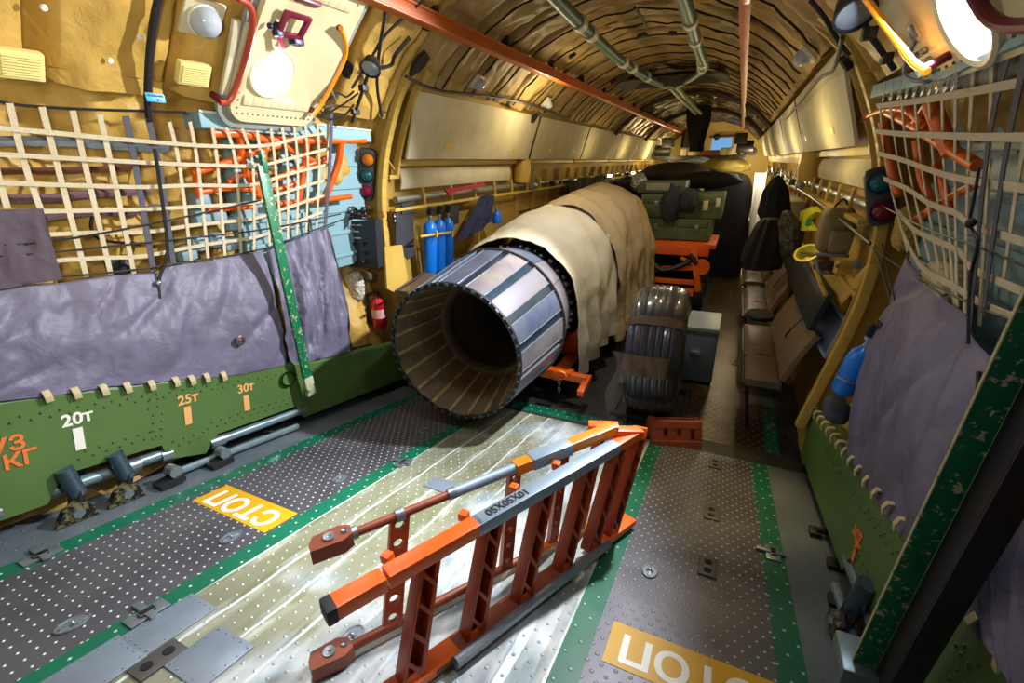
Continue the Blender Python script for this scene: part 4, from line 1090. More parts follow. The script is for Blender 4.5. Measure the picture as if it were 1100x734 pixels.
# ================================================================== FLOODLIGHTS ON ARMS
def floodlight(u, v, foot, label):
    p = cyl(u, v, 1.56); f = cyl(*foot, 1.62); t = thing('floodlight', label, 'lamp', f)
    ax_ = (Vector((.3, -1.0, -1.2))).normalized()
    mb = MB(); mb.lathe([(-.07, 0), (-.07, .02), (-.05, .045), (-.0, .058), (.012, .06), (.012, .053), (-.0, .05)], p, ax_, 22); mb.build('housing', mat('lamp_grey_black', S('#34363a'), .3, .6), t)
    mb = MB(); mb.lathe([(.004, .053), (.012, .04), (.018, .0)], p, ax_, 20); mb.build('lens', mat('smoked_lens', S('#8d949c'), .1, .3), t)
    mb = MB(); mb.tube([p - ax_ * .05, p.lerp(f, .35), f], .010, 8); mb.build('arm', black, t)
    mb = MB(); m_ = p.lerp(f, .35); mb.box(m_, (.04, .05, .035), None, .006); mb.build('knuckle', black, t); mb = MB(); mb.box(p.lerp(f, .8), (.03, .06, .03), None, .006); mb.build('knuckle', black, t)
floodlight(398, 73, (378, 131), 'black floodlight on a jointed arm right of the left door')
floodlight(918, 14, (960, 74), 'dark floodlight on an arm near the yellow grab rail')
# intercom boxes
def intercom(u, v, label, s):
    p = cyl(u, v, 1.66); n_ = Vector((-p.x, 0, ZC - p.z)).normalized(); y_ = Vector((0, 1, 0)); x_ = y_.cross(n_); 
    if x_.z < 0: x_ = -x_
    Rm = Matrix((y_, x_, n_)).transposed(); t = thing('intercom_box', label, 'intercom', p)
    mb = MB(); mb.box(p, (.10, .19, .04), Rm, .008); mb.build('case', mat('violet_black_case', S('#3a2c40'), .5), t)
    mb = MB(); mb.box(p + x_ * .045 + n_ * .022, (.075, .07, .012), Rm, .004); mb.build('screen_frame', cream, t)
    mb = MB(); mb.box(p + x_ * .045 + n_ * .03, (.05, .04, .004), Rm, .002); mb.build('screen', mat('grey_screen', S('#6f7c8c'), .2), t)
    for k in range(5):
        mb = MB(); mb.lathe([(0, .01), (.015, .01), (.018, 0)], p + n_ * .025 - x_ * (.02 + .03 * (k // 2)) + y_ * (.03 if k % 2 else -.03), n_, 10); mb.build('switch', steel, t)
    mb = MB(); mb.tube(smooth_poly([p + x_ * .02 + n_ * .03, p - x_ * .05 + n_ * .07 + y_ * .05, p - x_ * .10 + n_ * .05, p - x_ * .12 + y_ * .04], 5), .006, 6); mb.build('cord', steel, t)
intercom(348, 92, 'dark switch box with a small screen right of the left door', -1)
intercom(1000, 42, 'intercom box with grey screen between the yellow grab rail and right door', 1)
# wires below the switch box
for k, pix in enumerate(([(340, 115), (350, 122), (362, 116), (372, 110), (385, 100)], [(345, 125), (358, 128), (372, 122), (380, 112)], [(352, 108), (362, 100), (372, 104), (380, 98)])):
    cable(pix, 1.62, .006, ('tangled dark wire under the switch box, longest of the tangle', 'lowest wire of the tangle beside the left door', 'short upper wire of the tangle beside the left door')[k], darkmetal, 'wire')

# ================================================================== CREAM SIDE PANELS (forward hold)
def side_panels(s):
    spans = [(.22, 2.66), (2.72, 4.80), (4.86, 7.1), (7.16, 9.0), (9.05, 11.0), (11.05, 12.6)]
    names = ('nearest', 'second', 'third', 'fourth', 'fifth', 'farthest')
    sd = 'left' if s < 0 else 'right'
    for k, (y0, y1) in enumerate(spans):
        t = thing('padded_panel', '%s large cream padded panel high on the %s wall of the hold' % (names[k], sd), 'panel', (s * 1.5, (y0 + y1) / 2, 1.9), 'cream padded wall panels')
        def fn(i, j):
            y = lerp(y0, y1, i); z = lerp(1.93, 2.40, j)
            b = .035 * math.sin(PI * i) ** .4 * math.sin(PI * j) ** .5 + .008 * noise.noise(Vector((y * 3, z * 6, k)))
            x = lerp(1.48, 1.32, j) - b * .6
            return Vector((s * x, y, z))
        mb = MB(); mb.grid(fn, 24, 10, thick=(s * .02, 0, 0)); mb.build('cloth_cover', cream, t)
        mb = MB(); mb.bar((s * 1.60, y0, 1.905), (s * 1.60, y1, 1.905), .03, .05); mb.build('bottom_rail', yel, t)
        mb = MB(); mb.grid(lambda i, j: Vector((s * (lerp(1.475, 1.315, i) ), y1 + .012 + .036 * j, lerp(1.93, 2.40, i))), 4, 1, thick=(s * .02, 0, 0)); mb.build('gap_shade_strip', black, t)  # black strip standing for the shade between two panels
        if k < 2:
            for yy in (y0 + .55, y1 - .5):
                p = fn((yy - y0) / (y1 - y0), .22); mb = MB(); mb.box(p, (.006, .12 if yy < y0 + 1 else .08, .05), Matrix.Rotation(-s * .35, 3, 'Y'), .001); mb.build('yellow_label', mat('yellow_label', S('#d8b845'), .5), t)
    # lower rolled flap
    t = thing('lower_flap', 'cream lower flap below the nearest %s padded panel' % sd, 'panel', (s * 1.6, 1.3, 1.7))
    def fn(i, j):
        y = lerp(.28, 2.4, i); z = lerp(1.70, 1.86, j); return Vector((s * (1.615 - .02 * math.sin(PI * j) + .004 * noise.noise(Vector((y * 4, z * 9, 2)))), y, z))
    mb = MB(); mb.grid(fn, 20, 6, thick=(s * .015, 0, 0)); mb.build('cloth', cream, t)
    # pipes and brackets under the flap
    t = thing('wall_conduit', 'grey conduit with brackets running under the %s flap' % sd, 'pipe', (s * 1.62, 2, 1.6))
    mb = MB(); mb.tube([(s * 1.62, .2, 1.62), (s * 1.62, 12.4, 1.62)], .028, 10); mb.build('conduit', mat('grey_conduit', S('#8c8f88'), .4, .4), t)
    mb = MB(); mb.bar((s * 1.58, .1, 1.545), (s * 1.58, 12.4, 1.545), .06, .025); mb.build('ledge', yel, t)
    for q in range(20):
        y = .55 + q * .46; mb = MB(); mb.bar((s * 1.575, y, 1.54), (s * 1.585, y, 1.70), .02, .02); mb.build('bracket', yel, t)
    # rounded yellow cap between the first two panels
    t = thing('hinge_cover', 'rounded yellow cover between the first two padded panels on the %s' % sd, 'cover', (s * 1.58, 2.66, 1.8))
    mb = MB(); mb.tube([(s * 1.57, 2.66, 1.66), (s * 1.56, 2.66, 1.80), (s * 1.555, 2.66, 1.93), (s * 1.55, 2.66, 2.0)], [.10, .11, .09, .02], 16); mb.build('cap', yel, t)
side_panels(-1); side_panels(1)

# ================================================================== NETS
def ribbon(mb, pts, w_, th, mi=0):
    pts = smooth_poly(pts, 3)
    prev = None
    for i, p in enumerate(pts):
        tn = (pts[min(i + 1, len(pts) - 1)] - pts[max(i - 1, 0)]).normalized()
        nn = Vector((-p.x, 0, ZC - p.z)).normalized(); sd = tn.cross(nn).normalized(); nn = sd.cross(tn)
        ring = [mb.bm.verts.new(p + sd * w_ / 2 * a + nn * th / 2 * b_) for a, b_ in ((-1, -1), (1, -1), (1, 1), (-1, 1))]
        if prev:
            for k in range(4): mb.face((prev[k], prev[(k + 1) % 4], ring[(k + 1) % 4], ring[k]), mi)
        else: mb.face(ring)
        prev = ring
    mb.face(prev[::-1])
NR = 1.655
net = thing('cargo_net', 'cream webbing cargo net stretched along the left wall above the curtain', 'net', (-1.6, -1.2, 1.6))
V = [((-12, 108), (-8, 165), (8, 224)), ((10, 111), (26, 175), (44, 226)), ((45, 115), (62, 180), (93, 298)), ((78, 119), (92, 180), (119, 295)), ((107, 123), (120, 180), (144, 294)),
     ((182, 131), (193, 180), (206, 285)), ((204, 131), (213, 180), (224, 282)), ((228, 136), (234, 180), (242, 278)), ((243, 137), (254, 180), (259, 275)), ((260, 138), (272, 180), (273, 272)),
     ((276, 140), (285, 200), (290, 266)), ((291, 138), (296, 180), (303, 262)), ((303, 137), (309, 180), (309, 258)), ((316, 136), (320, 180), (319, 254)), ((328, 134), (331, 180), (329, 250)), ((341, 132), (343, 180), (340, 246)), ((352, 132), (352, 180), (350, 242))]
def vstrap(pix, m_, w_=.03, rr=NR, th=.003, parent=net):
    pts = [cyl(u, v, rr + (.012 if q == 1 else 0)) for q, (u, v) in enumerate(pix)]; mb = MB(); ribbon(mb, pts, w_, th); mb.build('strap', m_, parent)
for pix in V: vstrap(pix, strapw, .021 if pix[0][0] < 170 else .017)
for pix in (((135, 125), (146, 180), (165, 292)), ((159, 127), (171, 180), (187, 287))): vstrap(pix, strapg, .026)
H = [[(-15, 136), (60, 143), (112, 148), (182, 154), (228, 157), (278, 157), (303, 153), (329, 146), (353, 143)],
     [(-15, 165), (90, 171), (182, 176), (240, 178), (278, 178), (309, 171), (335, 164), (353, 160)],
     [(-15, 196), (78, 199), (155, 201), (207, 199), (268, 199), (300, 190), (330, 182), (352, 177)],
     [(47, 227), (155, 225), (207, 222), (272, 218), (300, 209), (330, 199), (352, 193)],
     [(53, 252), (100, 250), (160, 249), (207, 242), (272, 235), (300, 226), (330, 216), (352, 209)],
     [(61, 280), (110, 277), (155, 275), (220, 263), (274, 255), (300, 246), (330, 234), (352, 226)]]
for pix in H:
    pts = [cyl(u, v, NR - .006) for u, v in pix]; mb = MB(); ribbon(mb, pts, .018, .003); mb.build('strap', strapw, net)
# black lashing strap at the right end of the net, with ratchet
t = thing('lashing_strap', 'black perforated lashing strap at the right end of the left net', 'strap', cyl(355, 180, 1.62))
mb = MB(); ribbon(mb, [cyl(u, v, 1.635) for u, v in ((356, 122), (355, 160), (352, 210), (349, 246))], .026, .005); mb.build('strap', strapg, t)
t = thing('ratchet_strap', 'dark webbing strap with metal hook hanging over the left curtain', 'strap', cyl(170, 290, 1.6))
mb = MB(); ribbon(mb, [cyl(u, v, 1.625) for u, v in ((166, 160), (172, 200), (180, 270), (170, 305), (178, 352))], .014, .006); mb.build('strap', darkmetal, t)
mb = MB(); p = cyl(179, 356, 1.60); mb.box(p, (.03, .05, .03), None, .006); mb.tube([p, p + Vector((0, .04, -.01)), p + Vector((.01, .05, .01))], .006, 6); mb.sphere(cyl(170, 304, 1.61), .014, n=8); mb.build('hook', steel, t)
# steel wire ropes in front of the net
def wire(pix, label, r=1.635, rad=.0045, m_=darkmetal): return cable(pix, r, rad, label, m_, 'wire_rope', 'wire')
wire([(-10, 264), (57, 259), (150, 243), (230, 226), (280, 215)], 'thin wire rope across the left net, upper of three')
wire([(-10, 276), (57, 271), (181, 258), (280, 247), (366, 230)], 'thin wire rope across the left net, middle of three')
wire([(-10, 305), (60, 298), (134, 291), (200, 282), (280, 268), (330, 250), (376, 233)], 'thin wire rope just above the left curtain, lowest of three')

# ================================================================== LEFT CURTAINS
def sheet(topP, botP, nu, nv, amp, seed, s, vert=1.0, billow=.03, freq=9):
    def fn(i, j):
        a = poly_at(topP, i); b_ = poly_at(botP, i); p = a.lerp(b_, j)
        e = math.sin(PI * j) ** .6 if 0 < j < 1 else 0
        f = amp * (noise.fractal(Vector((i * freq, j * 1.6 * vert + i * 2.5, seed)), 1, 2, 4) * 1.3 - max(0, 1 - abs(noise.noise(Vector((i * freq * .8 + j * 1.5, j * 1.2, seed + 4)))) * 6) * .9)
        tie = amp * .6 * math.sin(i * freq * 7) * (1 - j) ** 4
        n_ = Vector((-s, 0, .2)); return p + n_ * ((f * (e + .25) + billow * math.sin(PI * j)) + tie * .5)
    mb = MB(); mb.grid(fn, nu, nv, thick=(-s * -.004, 0, 0)); return mb
def TP(pix, r=1.645): return [cyl(u, v, r) for u, v in pix]
def BP(pix, x): return [at(u, v, x=x) for u, v in pix]
o = sheet(TP([(-70, 317), (0, 311), (66, 304), (120, 296), (170, 293), (182, 286), (222, 281), (260, 273), (283, 270)]),
          BP([(-70, 440), (0, 431), (60, 425), (120, 415), (170, 411), (182, 409), (222, 406), (260, 402), (308, 392)], -1.545), 150, 44, .016, 3, -1, freq=6)
o = tag(o.build('curtain', curt, sharp=80), 'wide purple-grey tarpaulin curtain below the left cargo net', 'curtain')
g = cyl(258, 366, 1.60); mb = MB(); mb.lathe([(0, .03), (.006, .03), (.010, .022), (.010, .014), (.004, .012), (.012, 0)], at(258, 366, x=-1.545), (1, 0, 0), 18); tag(mb.build('eyelet', mat('bronze_eyelet', S('#6a5560'), .4, .5), o), 'bronze eyelet')
o2 = sheet(TP([(288, 269), (310, 261), (335, 250), (353, 243)]), BP([(312, 392), (335, 388), (352, 384), (378, 378)], -1.55), 60, 36, .03, 14, -1, 1.0, .03, 6)
tag(o2.build('curtain', curt, sharp=80), 'narrow crumpled purple-grey curtain to the right of the green post', 'curtain')
o3 = sheet(TP([(351, 243), (355, 252), (359, 270)], 1.67), BP([(368, 385), (374, 386), (380, 388)], -1.58), 20, 20, .02, 21, -1)
tag(o3.build('tarpaulin', curt_dark, sharp=80), 'dark fold of tarpaulin behind the narrow left curtain', 'tarpaulin')
o4 = sheet(TP([(-40, 226), (0, 225), (46, 224)], 1.64), TP([(-40, 318), (0, 311), (67, 300)], 1.625), 20, 16, .008, 8, -1, billow=.0)
tag(o4.build('tarpaulin_flap', curt_dark, sharp=80), 'brown-grey folded tarpaulin flap at the left edge over the net', 'tarpaulin')

# ================================================================== BEHIND THE LEFT NET
def locker(s, y0, y1, label):
    t = thing('wall_locker', label, 'locker', (s * 1.8, (y0 + y1) / 2, 1.2))
    mb = MB(); mb.box((s * 1.80, (y0 + y1) / 2, 1.62), (.10, y1 - y0, .92), None, .01); mb.build('body', palblue, t)
    mb = MB()
    for z in (1.25, 1.42, 1.58, 1.74, 1.9): mb.bar((s * 1.74, y0 + .02, z), (s * 1.74, y1 - .02, z), .012, .03)
    mb.build('ribs', palblue, t)
    return t
locker(-1, -1.10, -.02, 'pale blue ribbed locker wall behind the left cargo net')
t = thing('blue_shelf_beam', 'pale blue box beam under the left door, above the net', 'beam', (-1.6, -.6, 2.1))
a = at(206, 129, x=-1.56); b_ = at(391, 147, x=-1.56)
mb = MB(); mb.bar(a, b_, .13, .075, bev=.004); mb.build('beam', palblue, t)
mb = MB(); mb.bar(a + Vector((.07, 0, .037)), b_ + Vector((.07, 0, .037)), .01, .012); mb.build('edge_strip', white, t)
cush = mat('pale_blue_cushion', S('#8fa9b4'), .6, var=(6, S('#6f8c9a'), .8))
for k, (u, v) in enumerate(((215, 232), (232, 231), (212, 262), (231, 258), (215, 215), (250, 240), (200, 272), (246, 262))):
    p = cyl(u, v, 1.72); mb = MB(); mb.box(p, (.08, .095, .085), None, .03)
    tag(mb.build('blue_cushion', cush), 'small pale blue block behind the left net, %s' % ('in the middle row at its left', 'in the middle row second from left', 'in the bottom row second from left', 'in the bottom row third from left', 'the topmost one', 'in the middle row at its right', 'in the bottom row at its left', 'in the bottom row at its right')[k], 'cushion', 'pale blue blocks behind the left net')
# folded orange ladders
omet = mat('orange_tube_paint', S('#ee6a12'), .35, var=(6, S('#d04c0a'), .7))
def otube(t, pix, rad, r=1.69, nm='tube', m_=omet):
    mb = MB(); mb.tube(smooth_poly([cyl(u, v, r) for u, v in pix], 4), rad, 12); mb.build(nm, m_, t)
t = thing('folding_ladder', 'orange tubular folding frame behind the right end of the left net', 'ladder', cyl(300, 180, 1.7))
otube(t, [(288, 150), (340, 151), (392, 151)], .020)
otube(t, [(366, 152), (362, 180), (348, 214)], .024)
otube(t, [(296, 219), (345, 215), (377, 211)], .018)
otube(t, [(330, 150), (326, 185), (320, 218)], .020)
otube(t, [(280, 200), (310, 186), (355, 168)], .018)
otube(t, [(300, 150), (318, 165), (352, 178)], .016)
t = thing('folding_ladder', 'jumble of orange ladder tubes behind the centre of the left net', 'ladder', cyl(240, 180, 1.7))
otube(t, [(228, 143), (262, 144), (290, 152)], .022)
otube(t, [(258, 146), (262, 180), (282, 215)], .020)
otube(t, [(206, 186), (240, 176), (275, 163), (300, 156)], .018)
otube(t, [(210, 184), (211, 196), (214, 212)], .016)
otube(t, [(283, 158), (282, 185), (276, 210)], .022)
otube(t, [(216, 206), (250, 202), (290, 205), (320, 196)], .016)
otube(t, [(245, 196), (262, 188), (290, 186)], .014)
otube(t, [(222, 226), (250, 224), (270, 222)], .014)
# pipes and hoses behind the net on the quilting
for pix, rad, m_, lb in (([(-10, 152), (60, 152), (130, 157), (180, 160)], .022, steel, 'bright steel pipe behind the left net near its top'),
                         ([(-10, 213), (50, 213), (100, 208), (160, 206)], .020, mat('mauve_hose', S('#6a5058'), .5), 'mauve hose bundle behind the middle of the left net'),
                         ([(40, 235), (90, 229), (140, 228), (170, 222)], .016, mat('mauve_hose', S('#6a5058'), .5), 'lower mauve hose behind the left net'),
                         ([(-10, 184), (60, 183), (120, 181), (175, 176)], .014, mat('brown_hose', S('#5a3420'), .5), 'brown hose behind the upper left net'),
                         ([(100, 230), (98, 245), (110, 258), (150, 262)], .007, black, 'thin black loop of cable behind the left net')):
    cable(pix, 1.80, rad, lb, m_, 'hose', 'hose')
t = thing('valve_block', 'dark valve block low behind the left net just above the curtain', 'valve', cyl(128, 285, 1.76))
mb = MB(); mb.box(cyl(128, 285, 1.76), (.06, .10, .09), None, .01); mb.build('body', darkmetal, t)
mb = MB(); mb.lathe([(0, .018), (.04, .018), (.045, 0)], cyl(134, 281, 1.72), (1, 0, 0), 12); mb.build('knob', steel, t)

# ================================================================== TRAFFIC LIGHTS
def traffic(u0, v0, u1, v1, lenses, label, s, y=-.02):
    a = at(u0, v0, y=y); b_ = at(u1, v1, y=y); c_ = (a + b_) / 2; h = (a - b_).length
    t = thing('signal_light', label, 'signal light', c_)
    fwd = (CP - c_); fwd.z *= .3; fwd.normalize(); up = Vector((0, 0, 1)); up = ((a - b_).normalized()); rt = up.cross(fwd).normalized(); fwd = rt.cross(up)
    Rm = Matrix((rt, up, fwd)).transposed()
    mb = MB(); mb.box(c_ - fwd * .04, (.13, h, .08), Rm, .04); mb.build('housing', mat('signal_grey_black', S('#34343a'), .5), t)
    for f, hexc in lenses:
        q = b_.lerp(a, f); m_ = mat('lens_' + hexc[1:], S(hexc), .08, emit=(S(hexc), .04))
        mb = MB(); mb.lathe([(-.005, .047), (.014, .042), (.03, .026), (.036, 0)], q, fwd, 24); mb.build('lens', m_, t)
        mb = MB(); mb.lathe([(-.01, .058), (.012, .057), (.014, .048), (-.002, .046)], q, fwd, 24); mb.build('lens_ring', black, t)
    return t
traffic(396, 160, 392, 216, ((.80, '#b86408'), (.50, '#06484a'), (.20, '#6c0826')), 'three-lens signal light, amber teal and red, beside the left yellow frame', -1)
traffic(944, 180, 949, 243, ((.75, '#074c50'), (.26, '#600820')), 'signal light with teal and red lenses beside the right net', 1)
# ================================================================== LEFT EQUIPMENT CORNER
def P_(u, v, y=-.2): return at(u, v, y=y)
t = thing('control_panel', 'black switch panel with white markings below the left signal light', 'control panel', P_(385, 262))
def quadbox(c0, c1, c2, c3, depth, name, m_, par, y=-.2, mb=None):
    q = [at(*c, y=y) if isinstance(c, tuple) else c for c in (c0, c1, c2, c3)]; b = MB(); b.prism(q, (0, depth, 0)); return b.build(name, m_, par)
quadbox((373, 238), (403, 236), (406, 288), (376, 287), .06, 'case', mat('panel_slate_black', S('#26272c'), .5), t)
mb = MB()
for r0 in range(3):
    for c_ in range(2):
        q = P_(381 + 10 * c_ + r0, 262 + 10 * r0, -.205); mb.lathe([(0, .013), (.018, .012), (.02, 0)], q, (0, -1, 0), 12)
mb.build('knobs', darkmetal, t)
for (u, v, s_) in ((383, 242, 'АВАР. СБРОС'), (383, 249, 'РАМПА'), (384, 256, 'СТВОРКИ'), (391, 281, 'ЛЮК')):
    text(s_, .016, frame(P_(u, v, -.2045), (1, 0, .02), (0, 0, 1)), 'lettering', white, t, .0003)
t = thing('blue_box', 'narrow pale blue cabinet left of the black switch panel', 'cabinet', P_(368, 270, .0))
quadbox((365, 238), (376, 237), (378, 290), (368, 292), .15, 'body', palblue, t, y=-.17)
quadbox((367, 258), (373, 257), (374, 283), (369, 284), -.01, 'door', mat('cabinet_pale_door', S('#9fb6a8'), .5), t, y=-.172)
t = thing('wire_bundle', 'knot of dark red and black wires above the switch panel', 'wires', P_(387, 228))
for k in range(10):
    r3 = random.Random(k); pts = [P_(372 + r3.uniform(0, 26), 222 + r3.uniform(0, 14), -.2 - r3.uniform(0, .04)) for _ in range(4)]
    mb = MB(); mb.tube(smooth_poly(pts, 5), .006, 6); mb.build('wire', (black, mat('wine_wire', S('#5a2028'), .5), darkmetal, steel)[k % 4], t)
def bag(c, sx, sy, sz, name, label, m_, cat, seed, rot=0):
    mb = MB(); mb.sphere((0, 0, 0), 1, n=28)
    for v in mb.bm.verts:
        p = v.co.copy()
        for a in range(3): p[a] = math.copysign(abs(p[a]) ** .6, p[a])
        p += noise.noise_vector(p * 1.7 + Vector((seed, 0, 0))) * .16 + noise.noise_vector(p * 5 + Vector((seed, 3, 0))) * .05
        v.co = Vector((p.x * sx, p.y * sy, p.z * sz))
    bmesh.ops.rotate(mb.bm, verts=mb.bm.verts, cent=(0, 0, 0), matrix=Matrix.Rotation(rot, 3, 'Z'))
    bmesh.ops.translate(mb.bm, verts=mb.bm.verts, vec=c)
    o = mb.build(name, m_, sharp=80); return tag(o, label, cat)
wbag = mat('white_plastic_bag', S('#cfcab8'), .4, crease=(14, .8), bump=(20, .5)); olive = mat('olive_canvas', S('#5e5234'), .8, bump=(20, .4), var=(6, S('#4a4028'), .8))
bag(P_(380, 308, -.2), .09, .05, .125, 'plastic_bag', 'crumpled white plastic bag between the left curtain and extinguisher', wbag, 'bag', 2)
bag(P_(385, 345, -.2), .075, .07, .10, 'canvas_bag', 'olive brown canvas bag on the sill below the white bag', mat('brown_canvas', S('#46371f'), .8, bump=(20, .4)), 'bag', 5)
bag(P_(393, 296, -.12), .08, .05, .04, 'canvas_roll', 'rolled olive canvas lying below the switch panel', olive, 'bag', 9)
t = thing('fire_extinguisher', 'red fire extinguisher with black hose standing by the left yellow frame', 'fire extinguisher', P_(408, 358, -.14))
a = P_(409, 352, -.10); b_ = P_(405, 318, -.10); d = (b_ - a).normalized(); Lh = (b_ - a).length
mb = MB(); mb.lathe([(0, 0), (0, .052), (.015, .06), (Lh * .82, .06), (Lh * .95, .032), (Lh, .018)], a, d, 20); mb.build('cylinder', redp, t)
mb = MB(); mb.lathe([(Lh, .018), (Lh + .03, .02), (Lh + .04, .0)], a, d, 12); mb.bar(b_ + Vector((-.03, 0, .05)), b_ + Vector((.05, -.02, .07)), .014, .01); mb.bar(b_ + Vector((-.03, 0, .035)), b_ + Vector((.05, -.02, .04)), .014, .01); mb.build('valve', darkmetal, t)
mb = MB(); mb.tube(smooth_poly([b_ + Vector((-.0, -.02, .03)), b_ + Vector((-.07, -.04, .01)), a + Vector((-.07, -.05, .15)), a + Vector((-.055, -.04, .03))], 6), .008, 8); mb.build('hose', rubber, t)
mb = MB(); mb.lathe([(Lh * .35, .0612), (Lh * .62, .0612)], a, d, 20); mb.build('paper_label', mat('label_pinkish_white', S('#d8a0a0'), .5), t)
# yellow wall openings, frame number, gas bottles behind the frame
XW = -1.585
text('56', .06, frame(at(410, 231, y=.018), (1, 0, 0), (0, 0, 1)), 'lettering', mat('marking_red_orange', S('#d8622c'), .5), bpy.data.objects['trim_1'], .0006)
def wpanel(pix, name, label, m_, cat, x=XW, th=.01):
    mb = MB(); mb.prism([at(u, v, x=x) for u, v in pix], (th, 0, 0)); return tag(mb.build(name, m_), label, cat)
slate = mat('slate_opening_shade', S('#35363c'), .6, var=(9, S('#26262a'), .7))  # dark slate colour stands for the shade inside wall openings
wpanel(((424, 222), (443, 219), (444, 274), (437, 279), (424, 262)), 'opening_shade', 'tall slate patch painting the shade of a wall opening behind frame 56', slate, 'panel')
wpanel(((431, 219), (445, 216), (445, 228), (431, 230)), 'small_opening_shade', 'small dark patch painting a shaded opening above the tall slate patch', slate, 'panel', XW + .015)
wpanel(((480, 220), (492, 218), (492, 240), (480, 243)), 'small_opening_shade', 'dark square patch painting a shaded opening just right of the blue bottles', slate, 'panel')
wpanel(((411, 265), (430, 263), (436, 300), (424, 315), (414, 310)), 'yellow_cover_plate', 'yellow cover plate low beside frame 56', yel, 'panel', XW + .03, .02)
t = thing('switch_box', 'tiny black double switch on the yellow wall by frame 56', 'switch', at(424, 235, x=XW))
mb = MB(); mb.box(at(424, 235, x=XW + .02), (.02, .035, .08), None, .004); mb.build('case', black, t)
mb = MB()
for dz in (-.018, .018): mb.sphere(at(424, 235, x=XW + .035) + Vector((0, 0, dz)), .008, n=8)
mb.build('buttons', white, t)
# three blue oxygen bottles
def bottle(a, b_, rad, label, group=None, lab=None, cap=black):
    d = (b_ - a); Lh = d.length; d.normalize(); t = thing('oxygen_bottle', label, 'gas bottle', a, group)
    mb = MB(); mb.lathe([(0, 0), (.0, rad * .5), (.02, rad * .9), (.05, rad), (Lh - .07, rad), (Lh - .03, rad * .8), (Lh - .005, rad * .35), (Lh, rad * .25)], a, d, 22); mb.build('cylinder', blue, t)
    mb = MB(); mb.lathe([(Lh - .002, .012), (Lh + .03, .012), (Lh + .032, .02), (Lh + .05, .02), (Lh + .052, 0)], a, d, 12); mb.build('neck', steel, t)
    mb = MB(); mb.box(a + d * (Lh + .075) + Vector((.0, 0, 0)), (.05, .045, .06), None, .012); mb.lathe([(Lh + .08, .02), (Lh + .1, .03), (Lh + .12, .03), (Lh + .12, 0)], a + Vector((.02, -.02, 0)), d, 10); mb.build('valve', cap, t)
    return t
lbs = ('nearest of the three upright blue gas bottles strapped to the yellow wall', 'middle one of the three upright blue gas bottles on the yellow wall', 'farthest of the three upright blue gas bottles on the yellow wall')
for k, (u0, u1) in enumerate(((463, 462), (473, 472), (483, 481))):
    y = .70 + k * .16; x = -1.47
    top = at(u1, 237 - k * 1.5, x=x); bot = Vector((x - .05, top.y + .0, .93))
    bottle(bot, top, .062 - .002 * k, lbs[k], 'three blue bottles on the yellow wall')
t = thing('bottle_clamp', 'yellow clamp band across the three blue bottles', 'clamp', at(470, 252, x=-1.4))
mb = MB(); mb.bar(at(452, 254, x=-1.40), at(487, 249, x=-1.40), .008, .018, bev=.002); mb.bar(at(452, 254, x=-1.40), at(450, 254, x=-1.56), .008, .018, bev=.002); mb.build('band', yel, t)
for u in (469, 486): 
    mb = MB(); mb.box(at(u, 251.5, x=-1.39), (.015, .02, .055), None, .003); mb.build('bolt', yel, t)
# shelf, bag and jackets on the left wall
t = thing('wall_bench', 'brown folded seat on the left wall just behind frame 56', 'bench', (-1.5, .75, .8))
mb = MB(); mb.prism([at(425, 312, x=-1.5), at(456, 293, x=-1.5), at(458, 318, x=-1.5), at(430, 335, x=-1.5)], (.12, 0, 0)); mb.build('cushion', brown, t)
mb = MB(); mb.tube([at(425, 313, x=-1.38), at(456, 293, x=-1.38)], .01, 6); mb.build('edge_piping', black, t)
def cloth(pix_top, pix_bot, x0, x1, name, label, m_, cat, amp=.05, seed=1, s=-1, freq=4, thick=.03):
    T_ = [at(u, v, x=x0) for u, v in pix_top]; B_ = [at(u, v, x=x1) for u, v in pix_bot]
    def fn(i, j):
        p = poly_at(T_, i).lerp(poly_at(B_, i), j); f = amp * noise.fractal(Vector((i * freq, j * 1.2, seed)), 1, 2, 3) * (.3 + .7 * j)
        return p + Vector((-s * (f + thick * math.sin(PI * i)), 0, 0))
    mb = MB(); mb.grid(fn, 24, 18, thick=(s * .02, 0, 0)); return tag(mb.build(name, m_, sharp=80), label, cat)
cloth([(517, 212), (522, 209), (531, 210)], [(492, 258), (510, 250), (528, 238)], -1.5, -1.42, 'hanging_jacket', 'dark blue jacket hanging on the left wall beyond the blue bottles', navy, 'jacket', seed=4)
cloth([(478, 203), (486, 202), (520, 196)], [(483, 210), (490, 206), (522, 199)], -1.5, -1.48, 'red_rag', 'dark red rag tucked under the left wall ledge', mat('crimson_cloth', S('#8e1428'), .8), 'rag', .01)
t = thing('blue_bottle_cap', 'bit of bright blue bottle showing beyond the hanging jacket', 'bottle', at(534, 234, x=-1.42))
mb = MB(); mb.lathe([(0, .05), (.10, .05), (.13, .03), (.14, 0)], at(534, 240, x=-1.42), (0, 0, 1), 16); mb.build('cylinder', blue, t)
mb = MB(); mb.lathe([(.14, .015), (.17, .015), (.17, 0)], at(534, 240, x=-1.42), (0, 0, 1), 10); mb.build('neck', steel, t)
for k, (u, v) in enumerate(((611, 199), (640, 193), (622, 195))):
    cloth([(u, v - 4), (u + 7, v - 5), (u + 14, v - 4)], [(u - 1, v + 12), (u + 8, v + 10), (u + 16, v + 8)], -1.5, -1.45, 'hanging_jacket', ('black coat on the left wall above the pale canvas sheet', 'farthest black coat on the left wall above the engine cover', 'black coat hanging between two others above the engine cover')[k], blackcloth, 'jacket', .04, seed=7 + k)
